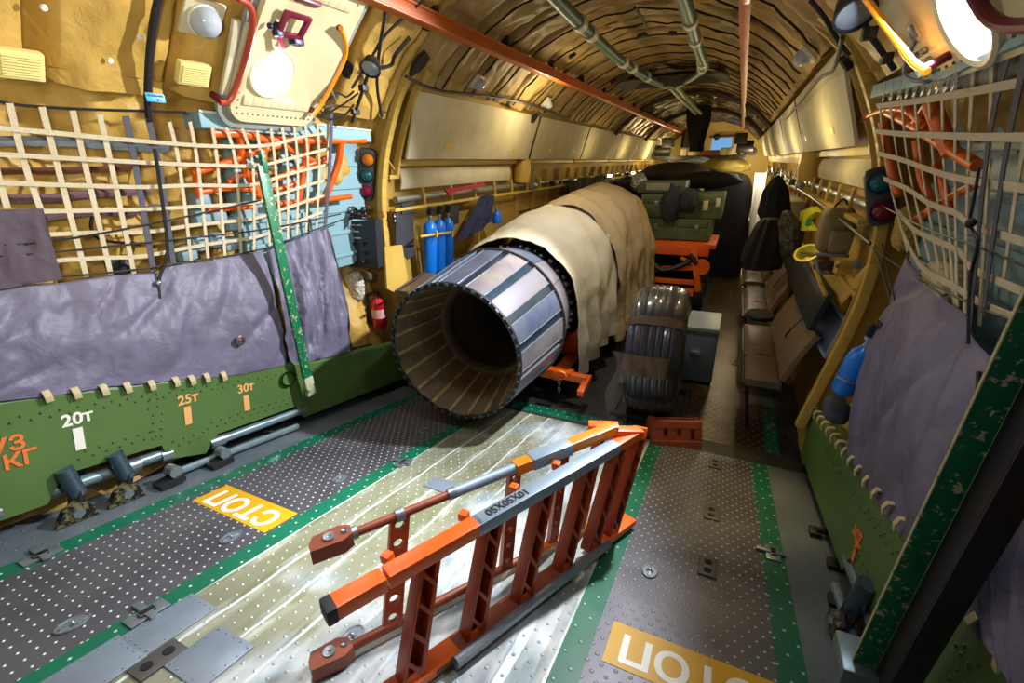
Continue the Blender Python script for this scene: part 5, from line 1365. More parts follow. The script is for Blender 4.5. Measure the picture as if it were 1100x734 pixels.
# ================================================================== RIGHT NET AND CURTAINS
netr = thing('cargo_net', 'cream webbing cargo net along the right wall above the right curtain', 'net', (1.6, -.8, 1.7))
VR = [((945, 112), (952, 180), (975, 270)), ((955, 104), (966, 180), (988, 275)), ((968, 102), (976, 180), (999, 280)), ((982, 99), (990, 180), (1009, 290)), ((997, 97), (1003, 180), (1018, 302)),
      ((1012, 90), (1014, 180), (1026, 335)), ((1027, 80), (1026, 180), (1028, 350)), ((1046, 70), (1040, 180), (1036, 352)), ((1066, 62), (1062, 180), (1052, 350)), ((1112, 100), (1096, 180), (1078, 300)), ((1135, 100), (1122, 200), (1100, 330))]
for pix in VR: vstrap(pix, strapw, .018, parent=netr)
for pix in (((1088, 42), (1062, 150), (1041, 360)), ((1103, 55), (1078, 180), (1056, 338))): vstrap(pix, strapg, .022, 1.64, parent=netr)
HR = [[(942, 114), (975, 110), (1006, 105), (1040, 99), (1089, 90), (1130, 82)], [(940, 141), (970, 144), (1001, 145), (1053, 147), (1130, 148)], [(944, 165), (970, 172), (1006, 185), (1048, 195), (1130, 206)],
      [(949, 192), (975, 203), (999, 219), (1027, 229), (1045, 242), (1125, 268)], [(965, 227), (980, 245), (1000, 256), (1030, 270), (1045, 289), (1110, 318)], [(970, 250), (988, 285), (1022, 306), (1058, 328), (1100, 345)]]
for pix in HR:
    pts = [cyl(u, v, NR - .006) for u, v in pix]; mb = MB(); ribbon(mb, pts, .022, .003); mb.build('strap', strapw, netr)
chrome = mat('chrome_hook', S('#e6ecf2'), .15, .9)
for k in range(10):
    u = lerp(950, 1026, k / 9); v = lerp(100, 84, k / 9); p = cyl(u, v, 1.63)
    mb = MB(); mb.tube([p + Vector((0, .012 * math.cos(a), .03 * math.sin(a))) for a in [2 * PI * j / 12 for j in range(12)]], .004, 6, closed=True); mb.build('hook', chrome, netr)
t = thing('net_rail', 'steel rail under the right door that the net hooks hang on', 'rail', cyl(1000, 80, 1.64))
mb = MB(); q = [cyl(u, v, 1.66) for u, v in ((944, 98), (985, 86), (1025, 74), (1075, 50), (1120, 30))]
for a, b_ in zip(q, q[1:]): mb.bar(a, b_, .05, .05, bev=.006, ext=.01)
mb.build('beam', palblue, t)
wire([(935, 215), (960, 228), (1000, 248), (1050, 265), (1110, 290)], 'thin wire rope crossing the middle of the right net', rad=.003)
wire([(925, 255), (960, 283), (1000, 305), (1050, 330), (1110, 352)], 'thicker wire rope crossing low on the right net', rad=.0035)
wire([(880, 218), (905, 240), (935, 262), (950, 300), (962, 340), (975, 372)], 'black rope hanging from the signal light across the right curtain', rad=.004)
wire([(852, 200), (862, 206), (885, 222), (935, 262)], 'black rope running forward along the right wall to the signal light', r=1.54, rad=.008)
t = thing('lashing_rope', 'black knotted cord dangling on the right net', 'cord', cyl(1042, 240, 1.6))
mb = MB(); mb.tube(smooth_poly([cyl(u, v, 1.62) for u, v in ((1052, 180), (1046, 215), (1042, 240), (1050, 262), (1042, 300), (1040, 370))], 5), .004, 6); mb.build('cord', black, t)
mb = MB(); mb.sphere(cyl(1042, 240, 1.615), .012, sz=1.4, n=12).jitter(.004, 30); mb.build('knot', black, t)

o = sheet([cyl(u, v, 1.635) for u, v in ((972, 272), (987, 300), (1003, 312), (1030, 335), (1050, 372), (1072, 398), (1100, 425), (1160, 470))],
          BP([(906, 482), (928, 519), (955, 560), (985, 600), (1012, 636), (1040, 672), (1075, 722), (1130, 800)], 1.545), 130, 44, .026, 33, 1, .4, .04, 5)
tag(o.build('curtain', curt, sharp=80), 'purple-grey tarpaulin curtain laced to the right sill', 'curtain')
o = sheet([cyl(u, v, 1.60) for u, v in ((1062, 392), (1085, 405), (1110, 420), (1150, 445))], BP([(1055, 690), (1080, 726), (1110, 765), (1150, 830)], 1.50), 40, 30, .02, 41, 1, 1.0, .02, 5)
tag(o.build('curtain', curt, sharp=80), 'purple-grey curtain beyond the dark post at the right edge', 'curtain')
t = thing('hanging_rope', 'cord with knot hanging down the curtain beyond the dark post', 'cord', at(1050, 480, x=1.5))
mb = MB(); mb.tube([at(1052, 400, x=1.5), at(1050, 470, x=1.49), at(1053, 500, x=1.49), at(1052, 520, x=1.49)], .006, 6); mb.build('cord', black, t)
mb = MB(); mb.sphere(at(1052, 505, x=1.48), .012, sz=2, n=8); mb.build('knot', white, t)
cable([(948, 262), (955, 300), (965, 335), (985, 380), (1003, 430)], 1.60, .003, 'black rope hanging down over the right curtain', black, 'rope', 'rope')
# behind the right net
locker(1, -1.9, -.15, 'pale blue ribbed locker wall behind the right cargo net')
t = thing('folding_ladder', 'bulky orange folding frame behind the upper right net', 'ladder', cyl(1000, 150, 1.7))
for pix, rad in (([(926, 128), (950, 118), (975, 118), (996, 138)], .022), ([(955, 120), (975, 130), (994, 142)], .030), ([(1000, 110), (1012, 140), (1022, 165)], .036), ([(996, 112), (985, 130), (975, 142)], .020),
                 ([(948, 130), (955, 170), (965, 210)], .024), ([(985, 150), (990, 190), (1000, 215)], .022), ([(990, 140), (1020, 160), (1050, 178)], .026), ([(1055, 195), (1025, 210), (985, 235)], .02), ([(1005, 175), (1015, 205), (1022, 232)], .02)):
    otube(t, pix, rad * .72, 1.68, m_=mat('right_frame_orange', S('#f27a30'), .4, var=(6, S('#dc6020'), .7)))  # plain orange paint of the right folding frame
bag(cyl(1012, 320, 1.70), .06, .16, .13, 'folded_cloth', 'crumpled cream cloth low behind the right net', mat('crumpled_cream_cloth', S('#cbbf98'), .8, crease=(10, .8)), 'cloth', 12)
bag(cyl(975, 245, 1.72), .05, .06, .10, 'folded_cloth', 'yellowish cloth behind the left end of the right net', mat('ochre_cloth', S('#b99b4a'), .8, crease=(10, .8)), 'cloth', 14)
# blue bottle behind the right curtain
a = at(903, 424, x=1.50); b_ = at(930, 372, x=1.54)
bt = bottle(a, b_, .050, 'tilted blue gas bottle with yellow label beside the right curtain')
d = (b_ - a).normalized(); Lh = (b_ - a).length
mb = MB(); ss = d.cross(Vector((0, 0, 1))).normalized(); uu = ss.cross(d)
mb.lathe([(Lh * .52, .0515), (Lh * .72, .0515)], a, d, 16, a0=-2.6, a1=-1.6, ref=uu); mb.build('yellow_sticker', mat('yellow_sticker', S('#f0d020'), .5), bt)
mb = MB(); mb.lathe([(Lh * .34, .053), (Lh * .38, .053)], a, d, 22); mb.build('clamp_ring', steel, bt)
bag(at(898, 440, x=1.52), .05, .09, .05, 'crumpled_rag', 'small dark crumpled rag at the foot of the tilted blue bottle', mat('slate_rag', S('#3c4250'), .8, bump=(20, .5)), 'cloth', 17)

# ================================================================== RIGHT WALL OF THE HOLD
FR = 1.58
def rw(u, v, x=FR): return at(u, v, x=x)
t = thing('backpack', 'olive-brown backpack hanging on the right wall below the cream panels', 'backpack', rw(897, 250))
bk = mat('backpack_khaki', S('#8a7850'), .75, var=(6, S('#75643f'), .8), bump=(40, .3))
q0, q1 = at(874, 271, y=.58), at(923, 223, y=.58); cx_ = (q0 + q1) / 2; W_ = abs(q1.x - q0.x) ; H_ = abs(q1.z - q0.z)
mb = MB(); mb.sphere((0, 0, 0), 1, n=28)
for v in mb.bm.verts:
    p = v.co.copy()
    for a_ in range(3): p[a_] = math.copysign(abs(p[a_]) ** .42, p[a_])
    v.co = cx_ + Vector((p.x * W_ * .5, p.y * .09, p.z * H_ * .5)) + noise.noise_vector(p * 2) * .008
mb.build('body', bk, t)
mb = MB(); mb.box(cx_ + Vector((.02, -.10, -.055)), (W_ * .62, .06, H_ * .5), None, .02); mb.build('front_pocket', bk, t)
mb = MB(); mb.bar(cx_ + Vector((.03, -.10, .035)), cx_ + Vector((.09, -.10, .033)), .008, .008); mb.tube(smooth_poly([cx_ + Vector((-.04, -.02, H_ * .5)), cx_ + Vector((0, -.02, H_ * .5 + .05)), cx_ + Vector((.04, -.02, H_ * .5))], 5), .007, 6); mb.build('zip_and_handle', black, t)
# camera rig under the backpack
t = thing('camera_rig', 'metal bar with brown straps and box lying below the backpack', 'equipment', at(895, 280, y=.4))
mb = MB(); mb.bar(at(876, 273, y=.45), at(912, 275, y=.45), .03, .02); mb.build('bar', steel, t)
mb = MB(); mb.box(at(885, 285, y=.5), (.10, .08, .06), None, .012); mb.build('case', mat('dark_leather', S('#4a3428'), .5), t)
mb = MB(); mb.tube(smooth_poly([at(876, 278, y=.42), at(880, 292, y=.4), at(890, 293, y=.4)], 4), .012, 8); mb.build('tube', steel, t)
t = thing('yellow_bracket_box', 'ochre metal bracket box under the backpack', 'bracket', at(906, 288, y=.35))
mb = MB(); mb.box(at(906, 287, y=.35), (.085, .06, .075), Matrix.Rotation(.2, 3, 'Z'), .006); mb.build('body', yel, t)
mb = MB(); mb.lathe([(0, .013), (.006, .013), (.006, 0)], at(900, 286, y=.31), (0, -1, 0), 12); mb.build('rivet', steel, t)
mb = MB(); mb.box(at(921, 284, y=.33), (.04, .05, .05), None, .008); mb.build('connector', steel, t)
# yellow ledge and strut
t = thing('wall_ledge', 'yellow ledge with diagonal strut on the right wall under the backpack', 'ledge', rw(905, 310))
mb = MB(); mb.prism([at(872, 292, y=.9), at(925, 300, y=.15), at(905, 322, y=.2), at(880, 300, y=.8)], (0, 0, -.03)); mb.build('ledge', yel, t)
mb = MB(); mb.bar(at(903, 297, y=.4), at(921, 318, y=.12), .03, .03); mb.prism([at(921, 318, y=.1), at(932, 285, y=.1), at(918, 300, y=.14)], (0, .02, 0)); mb.build('strut', yel, t)
# blue-grey tray standing against the wall
t = thing('instrument_tray', 'blue-grey framed metal panel leaning at the right wall', 'panel', at(890, 350, y=.3))
q = [at(889, 319, y=.62), at(910, 345, y=.30), at(888, 384, y=.30), at(870, 352, y=.62)]
mb = MB(); nn = (q[1] - q[0]).cross(q[3] - q[0]).normalized(); mb.prism(q, nn * -.02 if nn.y < 0 else nn * .02); mb.build('panel', mat('slate_blue_panel', S('#6a7490'), .35, var=(8, S('#556078'), .8)), t)
mb = MB(); nn2 = -nn if nn.y > 0 else nn
for a_, b2 in zip(q, q[1:] + q[:1]): mb.bar(a_ + nn2 * .006, b2 + nn2 * .006, .02, .02, nn2)
mb.build('frame', mat('slate_blue_frame', S('#8f9ab4'), .35), t)
# dark padded back cushions along the right wall
t = thing('back_cushion', 'long dark green-black padded backrest along the right wall', 'cushion', rw(860, 300))
mb = MB(); q = [at(864, 262, x=1.52), at(889, 317, x=1.52), at(868, 355, x=1.48), at(848, 290, x=1.48)]
def fn(i, j): p = q[0].lerp(q[1], i).lerp(q[3].lerp(q[2], i), j); return p + Vector((-.05 * (math.sin(PI * i) * math.sin(PI * j)) ** .3 if 0 < i < 1 and 0 < j < 1 else 0, 0, 0))
mb.grid(fn, 16, 12, thick=(.03, 0, 0)); mb.build('pad', mat('dark_green_vinyl', S('#1c2a26'), .45, var=(5, S('#22303a'), .8)), t)
mb = MB(); mb.bar(q[0] + Vector((-.01, 0, 0)), q[1] + Vector((-.01, 0, 0)), .02, .02); mb.build('edge_strip', yel, t)
# folding seats
def seat(y0, y1, label):
    t = thing('folding_bench', label, 'seat', (1.35, (y0 + y1) / 2, .40), 'folding bench seats on the right')
    def pad(i, j):
        x = lerp(1.17, 1.40, j); y = lerp(y0, y1, i); e = (math.sin(PI * min(max(i, .001), .999)) ** .3) * (math.sin(PI * min(max(j, .001), .999)) ** .3)
        return Vector((x, y, .43 + .035 * e - (.012 if abs(i - .5) < .02 else 0)))
    mb = MB(); mb.grid(pad, 28, 12, thick=(0, 0, -.05)); mb.build('seat_pad', brown, t)
    def back(i, j):
        y = lerp(y0 + .02, y1 - .02, i); x = lerp(1.385, 1.53, j ** 1.1); z = lerp(.45, .80, j); e = (math.sin(PI * min(max(i, .001), .999)) ** .3) * (math.sin(PI * min(max(j, .001), .999)) ** .4)
        return Vector((x - .03 * e, y, z + .02 * e))
    mb = MB(); mb.grid(back, 28, 14, thick=(.03, 0, -.01)); mb.build('backrest', mat('seat_back_taupe', S('#8a7660'), .38, var=(5, S('#6e5c48'), .8), bump=(18, .3)), t)
    mb = MB(); mb.bar((1.17, y0, .385), (1.17, y1, .385), .03, .03); mb.bar((1.40, y0, .385), (1.40, y1, .385), .03, .03); mb.build('seat_frame', darkmetal, t)
    for y in (y0 + .1, y1 - .1):
        mb = MB(); mb.bar((1.19, y, .37), (1.25, y, .0), .025, .025); mb.build('leg', darkmetal, t)
    mb = MB(); mb.tube([pad(.34, 0) + Vector((-.002, 0, .004)), pad(.34, .5) + Vector((0, 0, .005)), pad(.34, 1) + Vector((0, 0, .012)), back(.34, .5) + Vector((-.006, 0, .006)), back(.34, .98) + Vector((-.006, 0, .006))], .006, 6); mb.build('lap_strap', black, t)
seat(.35, 1.62, 'nearest brown folding bench seat with a strap on the right'); seat(1.98, 3.05, 'second brown folding bench seat along the right wall'); seat(3.4, 4.4, 'third, dark and half covered folding seat along the right wall')
# things on and above the seats
def coat(rows, y, depth, name, label, m_, cat, seed, par=None, fold=.18):
    """rows: (v, u_left, u_right) outline rows at depth y; builds a thick folded garment"""
    R_ = [(at(ul, v, y=y), at(ur, v, y=y)) for v, ul, ur in rows]
    def fn(i, j):
        t_ = j * (len(R_) - 1); k = min(int(t_), len(R_) - 2); f = t_ - k
        L_ = R_[k][0].lerp(R_[k + 1][0], f); G_ = R_[k][1].lerp(R_[k + 1][1], f); c_ = (L_ + G_) / 2; w_ = (G_ - L_) / 2
        a_ = 2 * PI * i; e = 1 + fold * noise.noise(Vector((math.cos(a_) * 2.2, math.sin(a_) * 2.2, seed + j * 1.2))) + .07 * math.sin(a_ * 9 + j * 2 + seed)
        cl = 1 if 0 < j < 1 else .05
        return c_ + (w_ * math.cos(a_) + Vector((0, depth * math.sin(a_), 0))) * e * cl
    mb = MB(); mb.grid(fn, 56, 30)
    o = mb.build(name, m_, par, sharp=80); return o if par else tag(o, label, cat)
coat([(188, 834, 837), (192, 829, 841), (205, 820, 846), (228, 814, 848), (240, 820, 846)], 2.6, .10, 'hanging_coat', 'black coat hanging from the right wall above the seats', blackcloth, 'coat', 51)
coat([(234, 820, 836), (240, 814, 842), (262, 803, 844), (280, 797, 840), (290, 799, 836)], 2.2, .11, 'draped_jacket', 'black jacket slumped on the second folding seat', blackcloth, 'jacket', 55)
coat([(226, 842, 850), (240, 836, 860), (270, 838, 862), (295, 846, 864), (312, 846, 858)], 1.75, .08, 'draped_coat', 'shiny dark grey raincoat hanging beside the second folding seat', mat('dark_grey_raincoat', S('#38342e'), .3, bump=(14, .9), crease=(7, .8)), 'coat', 58)
mb = MB(); mb.sphere(Vector((1.30, 1.80, .47)), .10, 1.3, 1.6, .45, 20).jitter(.03, 7); tag(mb.build('black_cloth_bundle', blackcloth, sharp=80), 'black cloth bundle lying between the first and second folding seats', 'cloth')
hv = mat('hi_vis_yellow', S('#d8d826'), .5, bump=(12, .4))
t = thing('hi_vis_vest', 'yellow-green safety vest hung on the right wall', 'vest', rw(862, 235, 1.5))
mb = MB(); q = [at(u, v, x=1.48) for u, v in ((860, 228), (872, 222), (876, 228), (866, 236), (872, 248), (858, 248))]; mb.prism(q, (.04, 0, 0)).jitter(.01, 12); mb.build('cloth', hv, t)
mb = MB(); mb.box(at(868, 239, x=1.47), (.03, .05, .06), None, .01); mb.build('green_pouch', mat('teal_pouch', S('#0f8a74'), .5), t)
t = thing('yellow_helmet', 'yellow safety helmet upside down beside the backpack', 'helmet', at(866, 273, x=1.45))
c_ = at(867, 272, x=1.45)
mb = MB(); mb.lathe([(-.06, 0), (-.055, .04), (-.03, .065), (.0, .075), (.0, .085), (.006, .085), (.006, .068), (-.02, .058), (-.045, .035), (-.05, 0)], c_, (-.4, -.5, .75), 22); mb.build('shell', mat('lemon_plastic', S('#e6dc4c'), .3), t)
mb = MB(); mb.tube([c_ + Vector((.05 * math.cos(a), .05 * math.sin(a), -.01)) for a in [2 * PI * k / 12 for k in range(12)]], .008, 6, closed=True); mb.build('headband', mat('olive_band', S('#7a7a2c'), .6), t)
cabinet = mat('grey_white_cabinet', S('#b8b09c'), .45, var=(8, S('#948a74'), .8))
for k in range(4):
    y = 3.1 + k * .62; t = thing('wall_cabinet', '%s tall grey louvred cabinet on the right wall beyond the coats' % ('nearest', 'second', 'third', 'farthest')[k], 'cabinet', (1.5, y, .5), 'grey wall cabinets on the right')
    mb = MB(); mb.box((1.52, y, 1.05), (.16, .56, .80), None, .012); mb.build('body', cabinet, t)
    mb = MB(); mb.box((1.437, y, 1.05), (.012, .24, .68), None, .003); mb.build('door', mat('violet_grey_door', S('#5c5560'), .4), t)
    mb = MB(); mb.box((1.42, y + .09, 1.05), (.02, .02, .1), None, .004); mb.build('handle', steel, t)
# lit column / towel
t = thing('hanging_towel', 'bright white cloth hanging in the light beyond the dark drape', 'cloth', at(816, 205, y=5.2))
def fn(i, j):
    a = at(lerp(811, 824, i), 186, y=5.2); b2 = at(lerp(803, 812, i), 262, y=5.2); p = a.lerp(b2, j); return p + Vector((0, .04 * math.sin(i * 9 + j * 3), 0))
mb = MB(); mb.grid(fn, 12, 14, thick=(0, .02, 0)); mb.build('cloth', mat('white_towel', S('#fffaf0'), .8), t)
t = thing('side_table', 'pale box seat at the far end of the lit aisle', 'box', at(803, 240, y=6))
mb = MB(); mb.box(at(803, 244, y=6.2) + Vector((0, .2, 0)), (.32, .5, .22), None, .02); mb.build('body', cabinet, t)
mb = MB(); mb.box(at(803, 244, y=6.2) + Vector((0, .2, -.22)), (.28, .44, .3), None, .02); mb.build('base', mat('brown_wood_base', S('#6a4a26'), .6), t)

# ================================================================== CARGO IN THE MIDDLE OF THE HOLD
crate = mat('crate_green', S('#5c6e48'), .5, var=(4, S('#4a5c3a'), .8), chips=(26, S('#9aa880'), .74))
def crate_box(x0, x1, y0, y1, z0, z1, label, split=()):
    t = thing('cargo_crate', label, 'crate', ((x0 + x1) / 2, (y0 + y1) / 2, z0))
    zl = z0 + (z1 - z0) * .62
    mb = MB(); mb.box(((x0 + x1) / 2, (y0 + y1) / 2, (z0 + zl) / 2), (x1 - x0, y1 - y0, zl - z0 - .006), None, .01); mb.build('body', crate, t)
    mb = MB(); mb.box(((x0 + x1) / 2, (y0 + y1) / 2, (zl + z1) / 2), (x1 - x0 + .012, y1 - y0 + .012, z1 - zl), None, .012); mb.build('lid', crate, t)
    for x in (x0 + (x1 - x0) * .2, x0 + (x1 - x0) * .8):
        mb = MB(); mb.box((x, y0 - .012, zl), (.05, .02, .07), None, .004); mb.build('latch', steel, t)
    for x in (x0 + .015, (x0 + x1) / 2, x1 - .015):
        mb = MB(); mb.box((x, y0 - .008, (z0 + z1) / 2), (.03, .014, (z1 - z0) * .9), None, .003); mb.build('batten', crate, t)
    return t
ct = crate_box(-.15, .70, 3.45, 4.3, .90, 1.17, 'lower green wooden crate standing on the orange loader')
ct2 = crate_box(-.20, .80, 3.5, 4.35, 1.175, 1.47, 'wide upper green crate with labels stacked on the lower crate')
mb = MB(); mb.box((.60, 3.475, 1.34), (.06, .01, .12), None, .002); mb.box((.74, 3.475, 1.38), (.05, .01, .10), None, .002); mb.build('paper_label', mat('label_beige', S('#c9c4a0'), .6), ct2)
t = thing('grey_case', 'flat grey-green case with a beige label on top of the crates', 'case', (.05, 3.9, 1.48))
mb = MB(); mb.box((.02, 3.85, 1.555), (.62, .5, .15), None, .015); mb.build('body', mat('grey_green_case', S('#4c5446'), .5), t)
mb = MB(); mb.box((-.02, 3.59, 1.56), (.30, .012, .09), None, .003); mb.build('label_plate', mat('beige_plate', S('#8f8c74'), .5), t)
t = thing('cargo_loader', 'orange wheeled cargo loader under the green crates', 'loader', (.35, 3.6, 0))
mb = MB(); mb.box((.32, 3.72, .86), (.94, .9, .06), None, .01); mb.bar((-.15, 3.28, .80), (.72, 3.28, .80), .05, .12); mb.build('deck', orange, t)
mb = MB(); mb.bar((-.08, 3.25, .84), (-.08, 3.25, .22), .10, .07, (0, 1, 0)); mb.bar((-.2, 3.25, .55), (-.2, 3.25, .2), .05, .05, (0, 1, 0)); mb.build('post', orange, t)
mb = MB(); mb.bar((-.1, 3.25, .52), (.62, 3.25, .60), .06, .06); mb.bar((-.1, 3.25, .40), (.62, 3.25, .40), .06, .06); mb.bar((-.1, 3.25, .25), (.62, 3.25, .27), .07, .10); mb.build('cross_beam', orange, t)
mb = MB(); mb.bar((.55, 3.22, .80), (.66, 3.22, .30), .07, .09, (0, 1, 0)); mb.lathe([(0, .0), (0, .10), (.03, .10), (.03, 0)], (.66, 3.18, .62), (0, 1, 0), 12); mb.bar((.4, 3.2, .72), (.68, 3.2, .60), .03, .04); mb.build('swing_arm', orange, t)
mb = MB(); mb.tube(smooth_poly([(-.02, 3.2, .7), (.18, 3.16, .56), (.4, 3.18, .62), (.58, 3.2, .74)], 5), .035, 8); mb.tube([(.50, 3.17, .77), (.60, 3.17, .66)], .03, 8); mb.build('hydraulic_ram', darkmetal, t)
mb = MB(); mb.box((-.14, 3.2, .90), (.22, .12, .10), None, .015); mb.build('control_box', mat('slate_control_box', S('#4c5864'), .35, .4), t)
for x, y in ((.66, 3.35), (.66, 4.05), (-.1, 4.05), (-.1, 3.35)):
    mb = MB(); mb.lathe([(-.05, .08), (-.06, .16), (-.04, .19)] + [((-.04 + .08 * k / 8), .19 - .008 * (k % 2)) for k in range(1, 8)] + [(.04, .19), (.06, .16), (.05, .08), (-.05, .08)], (x, y, .192), (1, 0, 0), 26); wh = mb.build('wheel', rubber, t, sharp=20)
    mb = MB(); mb.lathe([(-.055, 0), (-.055, .08), (.055, .08), (.055, 0)], (x, y, .192), (1, 0, 0), 14); mb.build('hub', orange, wh)
def blob(c, r, sx, sy, sz, name, label, m_, cat, seed, amp=.18):
    mb = MB(); mb.sphere((0, 0, 0), 1, n=28)
    for v in mb.bm.verts:
        p = v.co.copy(); v.co = Vector(c) + Vector((p.x * sx * r, p.y * sy * r, p.z * sz * r)) * (1 + amp * noise.fractal(p * 2 + Vector((seed, 0, 0)), 1, 2, 4))
    return tag(mb.build(name, m_, sharp=80), label, cat)
t = thing('draped_coats', 'dark blue coats draped over the front of the green crates', 'coat', (.28, 3.4, 1.2))
for k, (x, z, rx, rz) in enumerate(((.20, 1.36, .13, .22), (.40, 1.40, .11, .15))):
    mb = MB(); mb.sphere((0, 0, 0), 1, n=24)
    for v in mb.bm.verts:
        p = v.co.copy(); v.co = Vector((x, 3.40, z)) + Vector((p.x * rx, p.y * .07, p.z * rz)) * (1 + .3 * noise.fractal(p * 2 + Vector((k * 4, 0, 0)), 1, 2, 4))
    mb.build('hanging_sleeve' if k else 'hood', mat('slate_blue_coat', S('#262a3a'), .8, bump=(16, .6)), t, sharp=80)
# dark tarpaulin draped over tall cargo
t = thing('draped_cargo', 'tall cargo under a dark tarpaulin between the crates and the aisle', 'cargo', (.9, 5.9, 0))
gl, gr = at(748, 250, y=5.4).x, at(803, 250, y=5.4).x; gm, gw = (gl + gr) / 2, (gr - gl) / 2; gt = at(785, 186, y=5.9).z
def fn(i, j):
    a = lerp(-PI, PI, i); h = j
    cxx = math.copysign(abs(math.cos(a)) ** .5, math.cos(a)); syy = math.copysign(abs(math.sin(a)) ** .5, math.sin(a))
    k = 1 if h < .7 else math.sqrt(max(0, 1 - ((h - .7) / .3) ** 2)) + .001; zz = gt * (h if h < .7 else .7 + .3 * math.sin((h - .7) / .3 * PI / 2))
    f = .02 * math.sin(a * 9) * (1 - h) + .04 * noise.noise(Vector((a * 2, h * 3, 4)))
    return Vector((gm + cxx * (gw + f) * k, 5.9 + syy * (.48 + f) * k, zz))
mb = MB(); mb.grid(fn, 60, 26); mb.build('tarpaulin', blackcloth, t, sharp=80)
mb = MB(); mb.box((gr + .02, 5.6, 1.1), (.02, .3, .6), None, .005); mb.build('side_frame', mat('violet_frame', S('#4c4458'), .4), t)
# heaps on top of cargo beyond
blob((.0, 4.9, 1.70), .28, 1.8, 1.2, .55, 'tarpaulin_heap', 'brown-black tarpaulin heap on top of the cargo, left of the yellow bag', mat('dark_brown_tarp', S('#2c2318'), .8, bump=(12, .6)), 'tarpaulin', 61)
blob((.72, 5.4, 1.78), .22, 1.6, 1.2, .55, 'yellow_bag', 'dull yellow sack on the heap below the far cabin window', mat('dull_yellow_sack', S('#a08a3a'), .7, bump=(14, .6)), 'sack', 63)
blob((.50, 4.7, 1.60), .24, 1.9, 1.1, .5, 'tarpaulin_heap', 'black tarpaulin heap in front of the yellow sack', blackcloth, 'tarpaulin', 64)
blob((-.55, 4.4, 1.35), .35, 1.2, 1.4, .9, 'tarpaulin_heap', 'black covered heap between the engine cover and the left wall panels', blackcloth, 'tarpaulin', 66)
blob((-.35, 5.6, 1.35), .5, 1.5, 1.4, .7, 'cargo_heap', 'large dark covered cargo heap filling the far left of the hold', mat('brown_black_cover', S('#1e1812'), .8, bump=(12, .6)), 'cargo', 69)
t = thing('cargo_pallet', 'dark pallet of covered cargo under the far heaps', 'pallet', (0, 5.5, 0))
mb = MB(); mb.box((-.3, 5.6, .51), (1.6, 2.0, .94), None, .05); mb.build('covered_load', mat('brown_black_cover', S('#1e1812')), t)
mb = MB(); mb.box((-.3, 5.6, .02), (1.65, 2.05, .04), None, .005); mb.build('pallet_base', darkmetal, t)
blob((-.30, 3.75, 1.62), .2, .5, .8, .6, 'silver_cloth', 'crumpled silver sheet on the heap behind the engine cover', mat('silver_sheet', S('#c0c2c4'), .3, .6, crease=(9, 1)), 'cloth', 72)
blob((.25, 6.2, 1.86), .2, 1.0, .8, .35, 'blue_white_bundle', 'pale blue and white bundle on the far cargo beneath the cabin window', mat('pale_blue_bundle', S('#9fbcd0'), .6, var=(8, S('#e6ecf0'), 1)), 'bundle', 75)
# hoists at the end of the rails
def hoist(x, y, z, label, s):
    t = thing('hoist', label, 'hoist', (x, y, z))
    mb = MB(); mb.box((x, y, z), (.30, .4, .26), None, .03); mb.lathe([(-.2, 0), (-.2, .15), (.2, .15), (.2, 0)], (x + s * .12, y, z - .2), (1, 0, 0), 14); mb.build('motor', darkmetal, t)
    mb = MB(); mb.lathe([(-.05, .03), (-.05, .12), (.05, .12), (.05, .03)], (x + s * .30, y, z - .32), (0, 1, 0), 16); mb.build('cable_drum', black, t)
    mb = MB(); mb.bar((x, y, z - .1), (x, y, z - .95), .08, .08); mb.box((x, y, z - .6), (.22, .2, .22), None, .03); mb.build('hook_block', darkmetal, t)
hoist(-1.0, 11.4, 2.34, 'dark hoist trolley at the far end of the left orange beam', -1)
hoist(.83, 11.4, 2.38, 'dark hoist trolley at the far end of the right red-brown rail', 1)
t = thing('hoist_beam', 'dark transverse beam slung between the two far hoists', 'beam', (0, 11.4, 1.8))
mb = MB(); mb.bar((-1.15, 11.4, 1.93), (1.0, 11.4, 1.93), .14, .14); mb.build('beam', darkmetal, t)
mb = MB(); mb.bar((-.1, 11.3, 2.06), (.36, 11.3, 2.06), .1, .12); mb.build('red_plate', mat('maroon_brown', S('#7a3424'), .5), t)
for x in (-.55, -.35, .45, .6):
    mb = MB(); mb.box((x, 11.3, 2.08), (.16, .12, .18), None, .03); mb.build('cream_block', cream, t)
t = thing('hanging_cloth', 'black cloth hanging from the ceiling far forward beside the cabin window', 'cloth', (-.35, 10.6, 2.9))
def fn(i, j):
    p = at(lerp(741, 763, i), 104, y=9).lerp(at(lerp(737, 758, i), 163, y=9), j); return p + Vector((.10 * math.sin(j * 5) * (i - .5), .08 * math.sin(i * 8 + j * 2), 0))
mb = MB(); mb.grid(fn, 14, 18, thick=(0, .04, 0)); mb.build('cloth', blackcloth, t, sharp=80)
t = thing('bulkhead_pipes', 'red-brown pipe and valve on the forward bulkhead above the cabin window', 'pipe', at(778, 146, y=14.4))
mb = MB(); mb.tube([at(762, 147, y=14.45), at(800, 146, y=14.45)], .03, 8); mb.build('pipe', rust, t)
mb = MB(); mb.sphere(at(770, 147, y=14.4), .10, n=10); mb.build('valve', darkmetal, t)
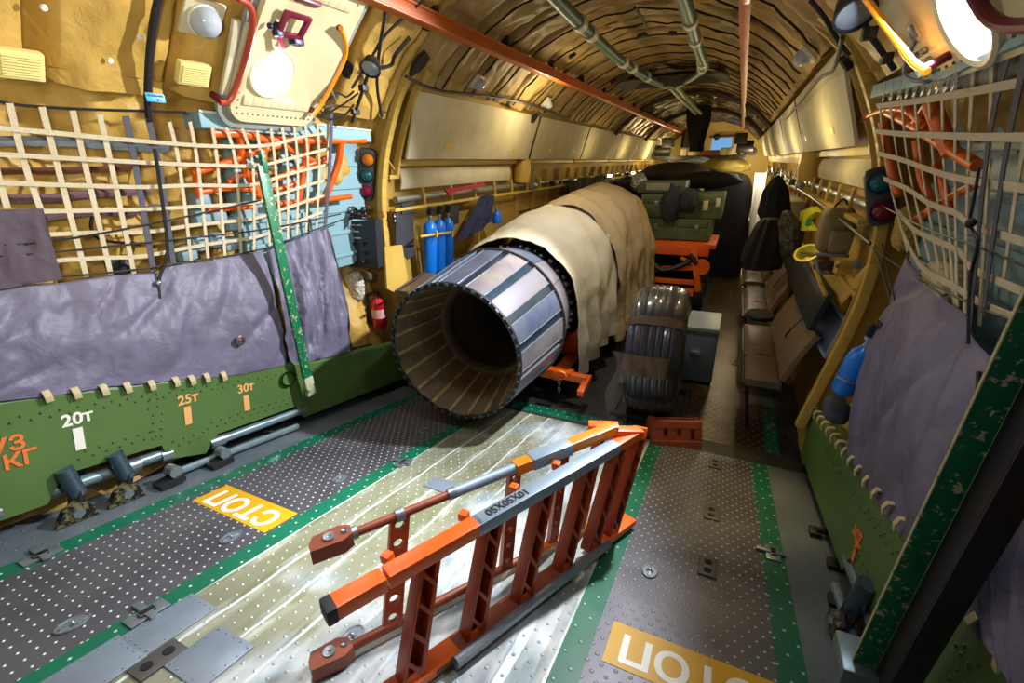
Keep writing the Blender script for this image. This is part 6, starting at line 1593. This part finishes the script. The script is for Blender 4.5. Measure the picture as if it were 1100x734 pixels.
for k, (u, v) in enumerate(((744, 160), (792, 161), (737, 148))):
    p = at(u, v, y=14.46); t = thing('cabin_equipment', ('cream cylinder unit on the forward bulkhead left of the window', 'ribbed white duct on the forward bulkhead right of the window', 'dark equipment box high on the forward bulkhead left side')[k], 'equipment', p)
    mb = MB(); mb.lathe([(-.3, 0), (-.3, .14), (.3, .14), (.3, 0)], p, (0, 0, 1), 14); mb.build('body', (cream, white, darkmetal)[k], t)
    mb = MB(); mb.tube([p + Vector((.15, -.02, .2)), p + Vector((.3, -.02, .0)), p + Vector((.2, -.02, -.3))], .03, 8); mb.build('hose', darkmetal, t)
# small lit fixtures: the far wall lamps seen as bright spots
for k, (x, y, z) in enumerate(((-1.45, 6.6, 1.62), (-1.45, 8.9, 1.62), (1.45, 5.2, 1.58), (1.45, 8.2, 1.58))):
    t = thing('wall_lamp', ('glowing wall lamp on the left ledge, nearer one', 'glowing wall lamp on the left ledge, farther one', 'glowing wall lamp on the right ledge, nearer one', 'glowing wall lamp on the right ledge, farther one')[k], 'lamp', (x, y, z))
    mb = MB(); mb.box((x, y, z), (.06, .30, .06), None, .01); mb.build('housing', cream, t)
    mb = MB(); mb.tube([(x - math.copysign(.04, x), y - .12, z), (x - math.copysign(.04, x), y + .12, z)], .022, 10); mb.build('tube', mat('lamp_tube_glow', (1, .9, .6), .4, emit=((1, .85, .5), 14)), t)
# clutter of small fittings along the far ledges
for s in (-1, 1):
    r5 = random.Random(5 + s)
    for k in range(9):
        y = 3.0 + k * .85 + r5.uniform(-.1, .1)
        t = thing('ledge_fitting', '%s small metal fitting, number %s from the ramp, on the %s ledge' % (('silver', 'dark')[k % 2], ('one', 'two', 'three', 'four', 'five', 'six', 'seven', 'eight', 'nine')[k], 'left' if s < 0 else 'right'), 'fitting', (s * 1.5, y, 1.58), 'metal fittings along the %s ledge' % ('left' if s < 0 else 'right'))
        mb = MB(); mb.box((s * 1.54, y, 1.60), (.08, .16, .07), None, .012); mb.build('body', (steel, darkmetal)[k % 2], t)
        mb = MB(); mb.tube([(s * 1.51, y - .06, 1.62), (s * 1.50, y, 1.72), (s * 1.52, y + .1, 1.60)], .012, 6); mb.build('loop', steel, t)
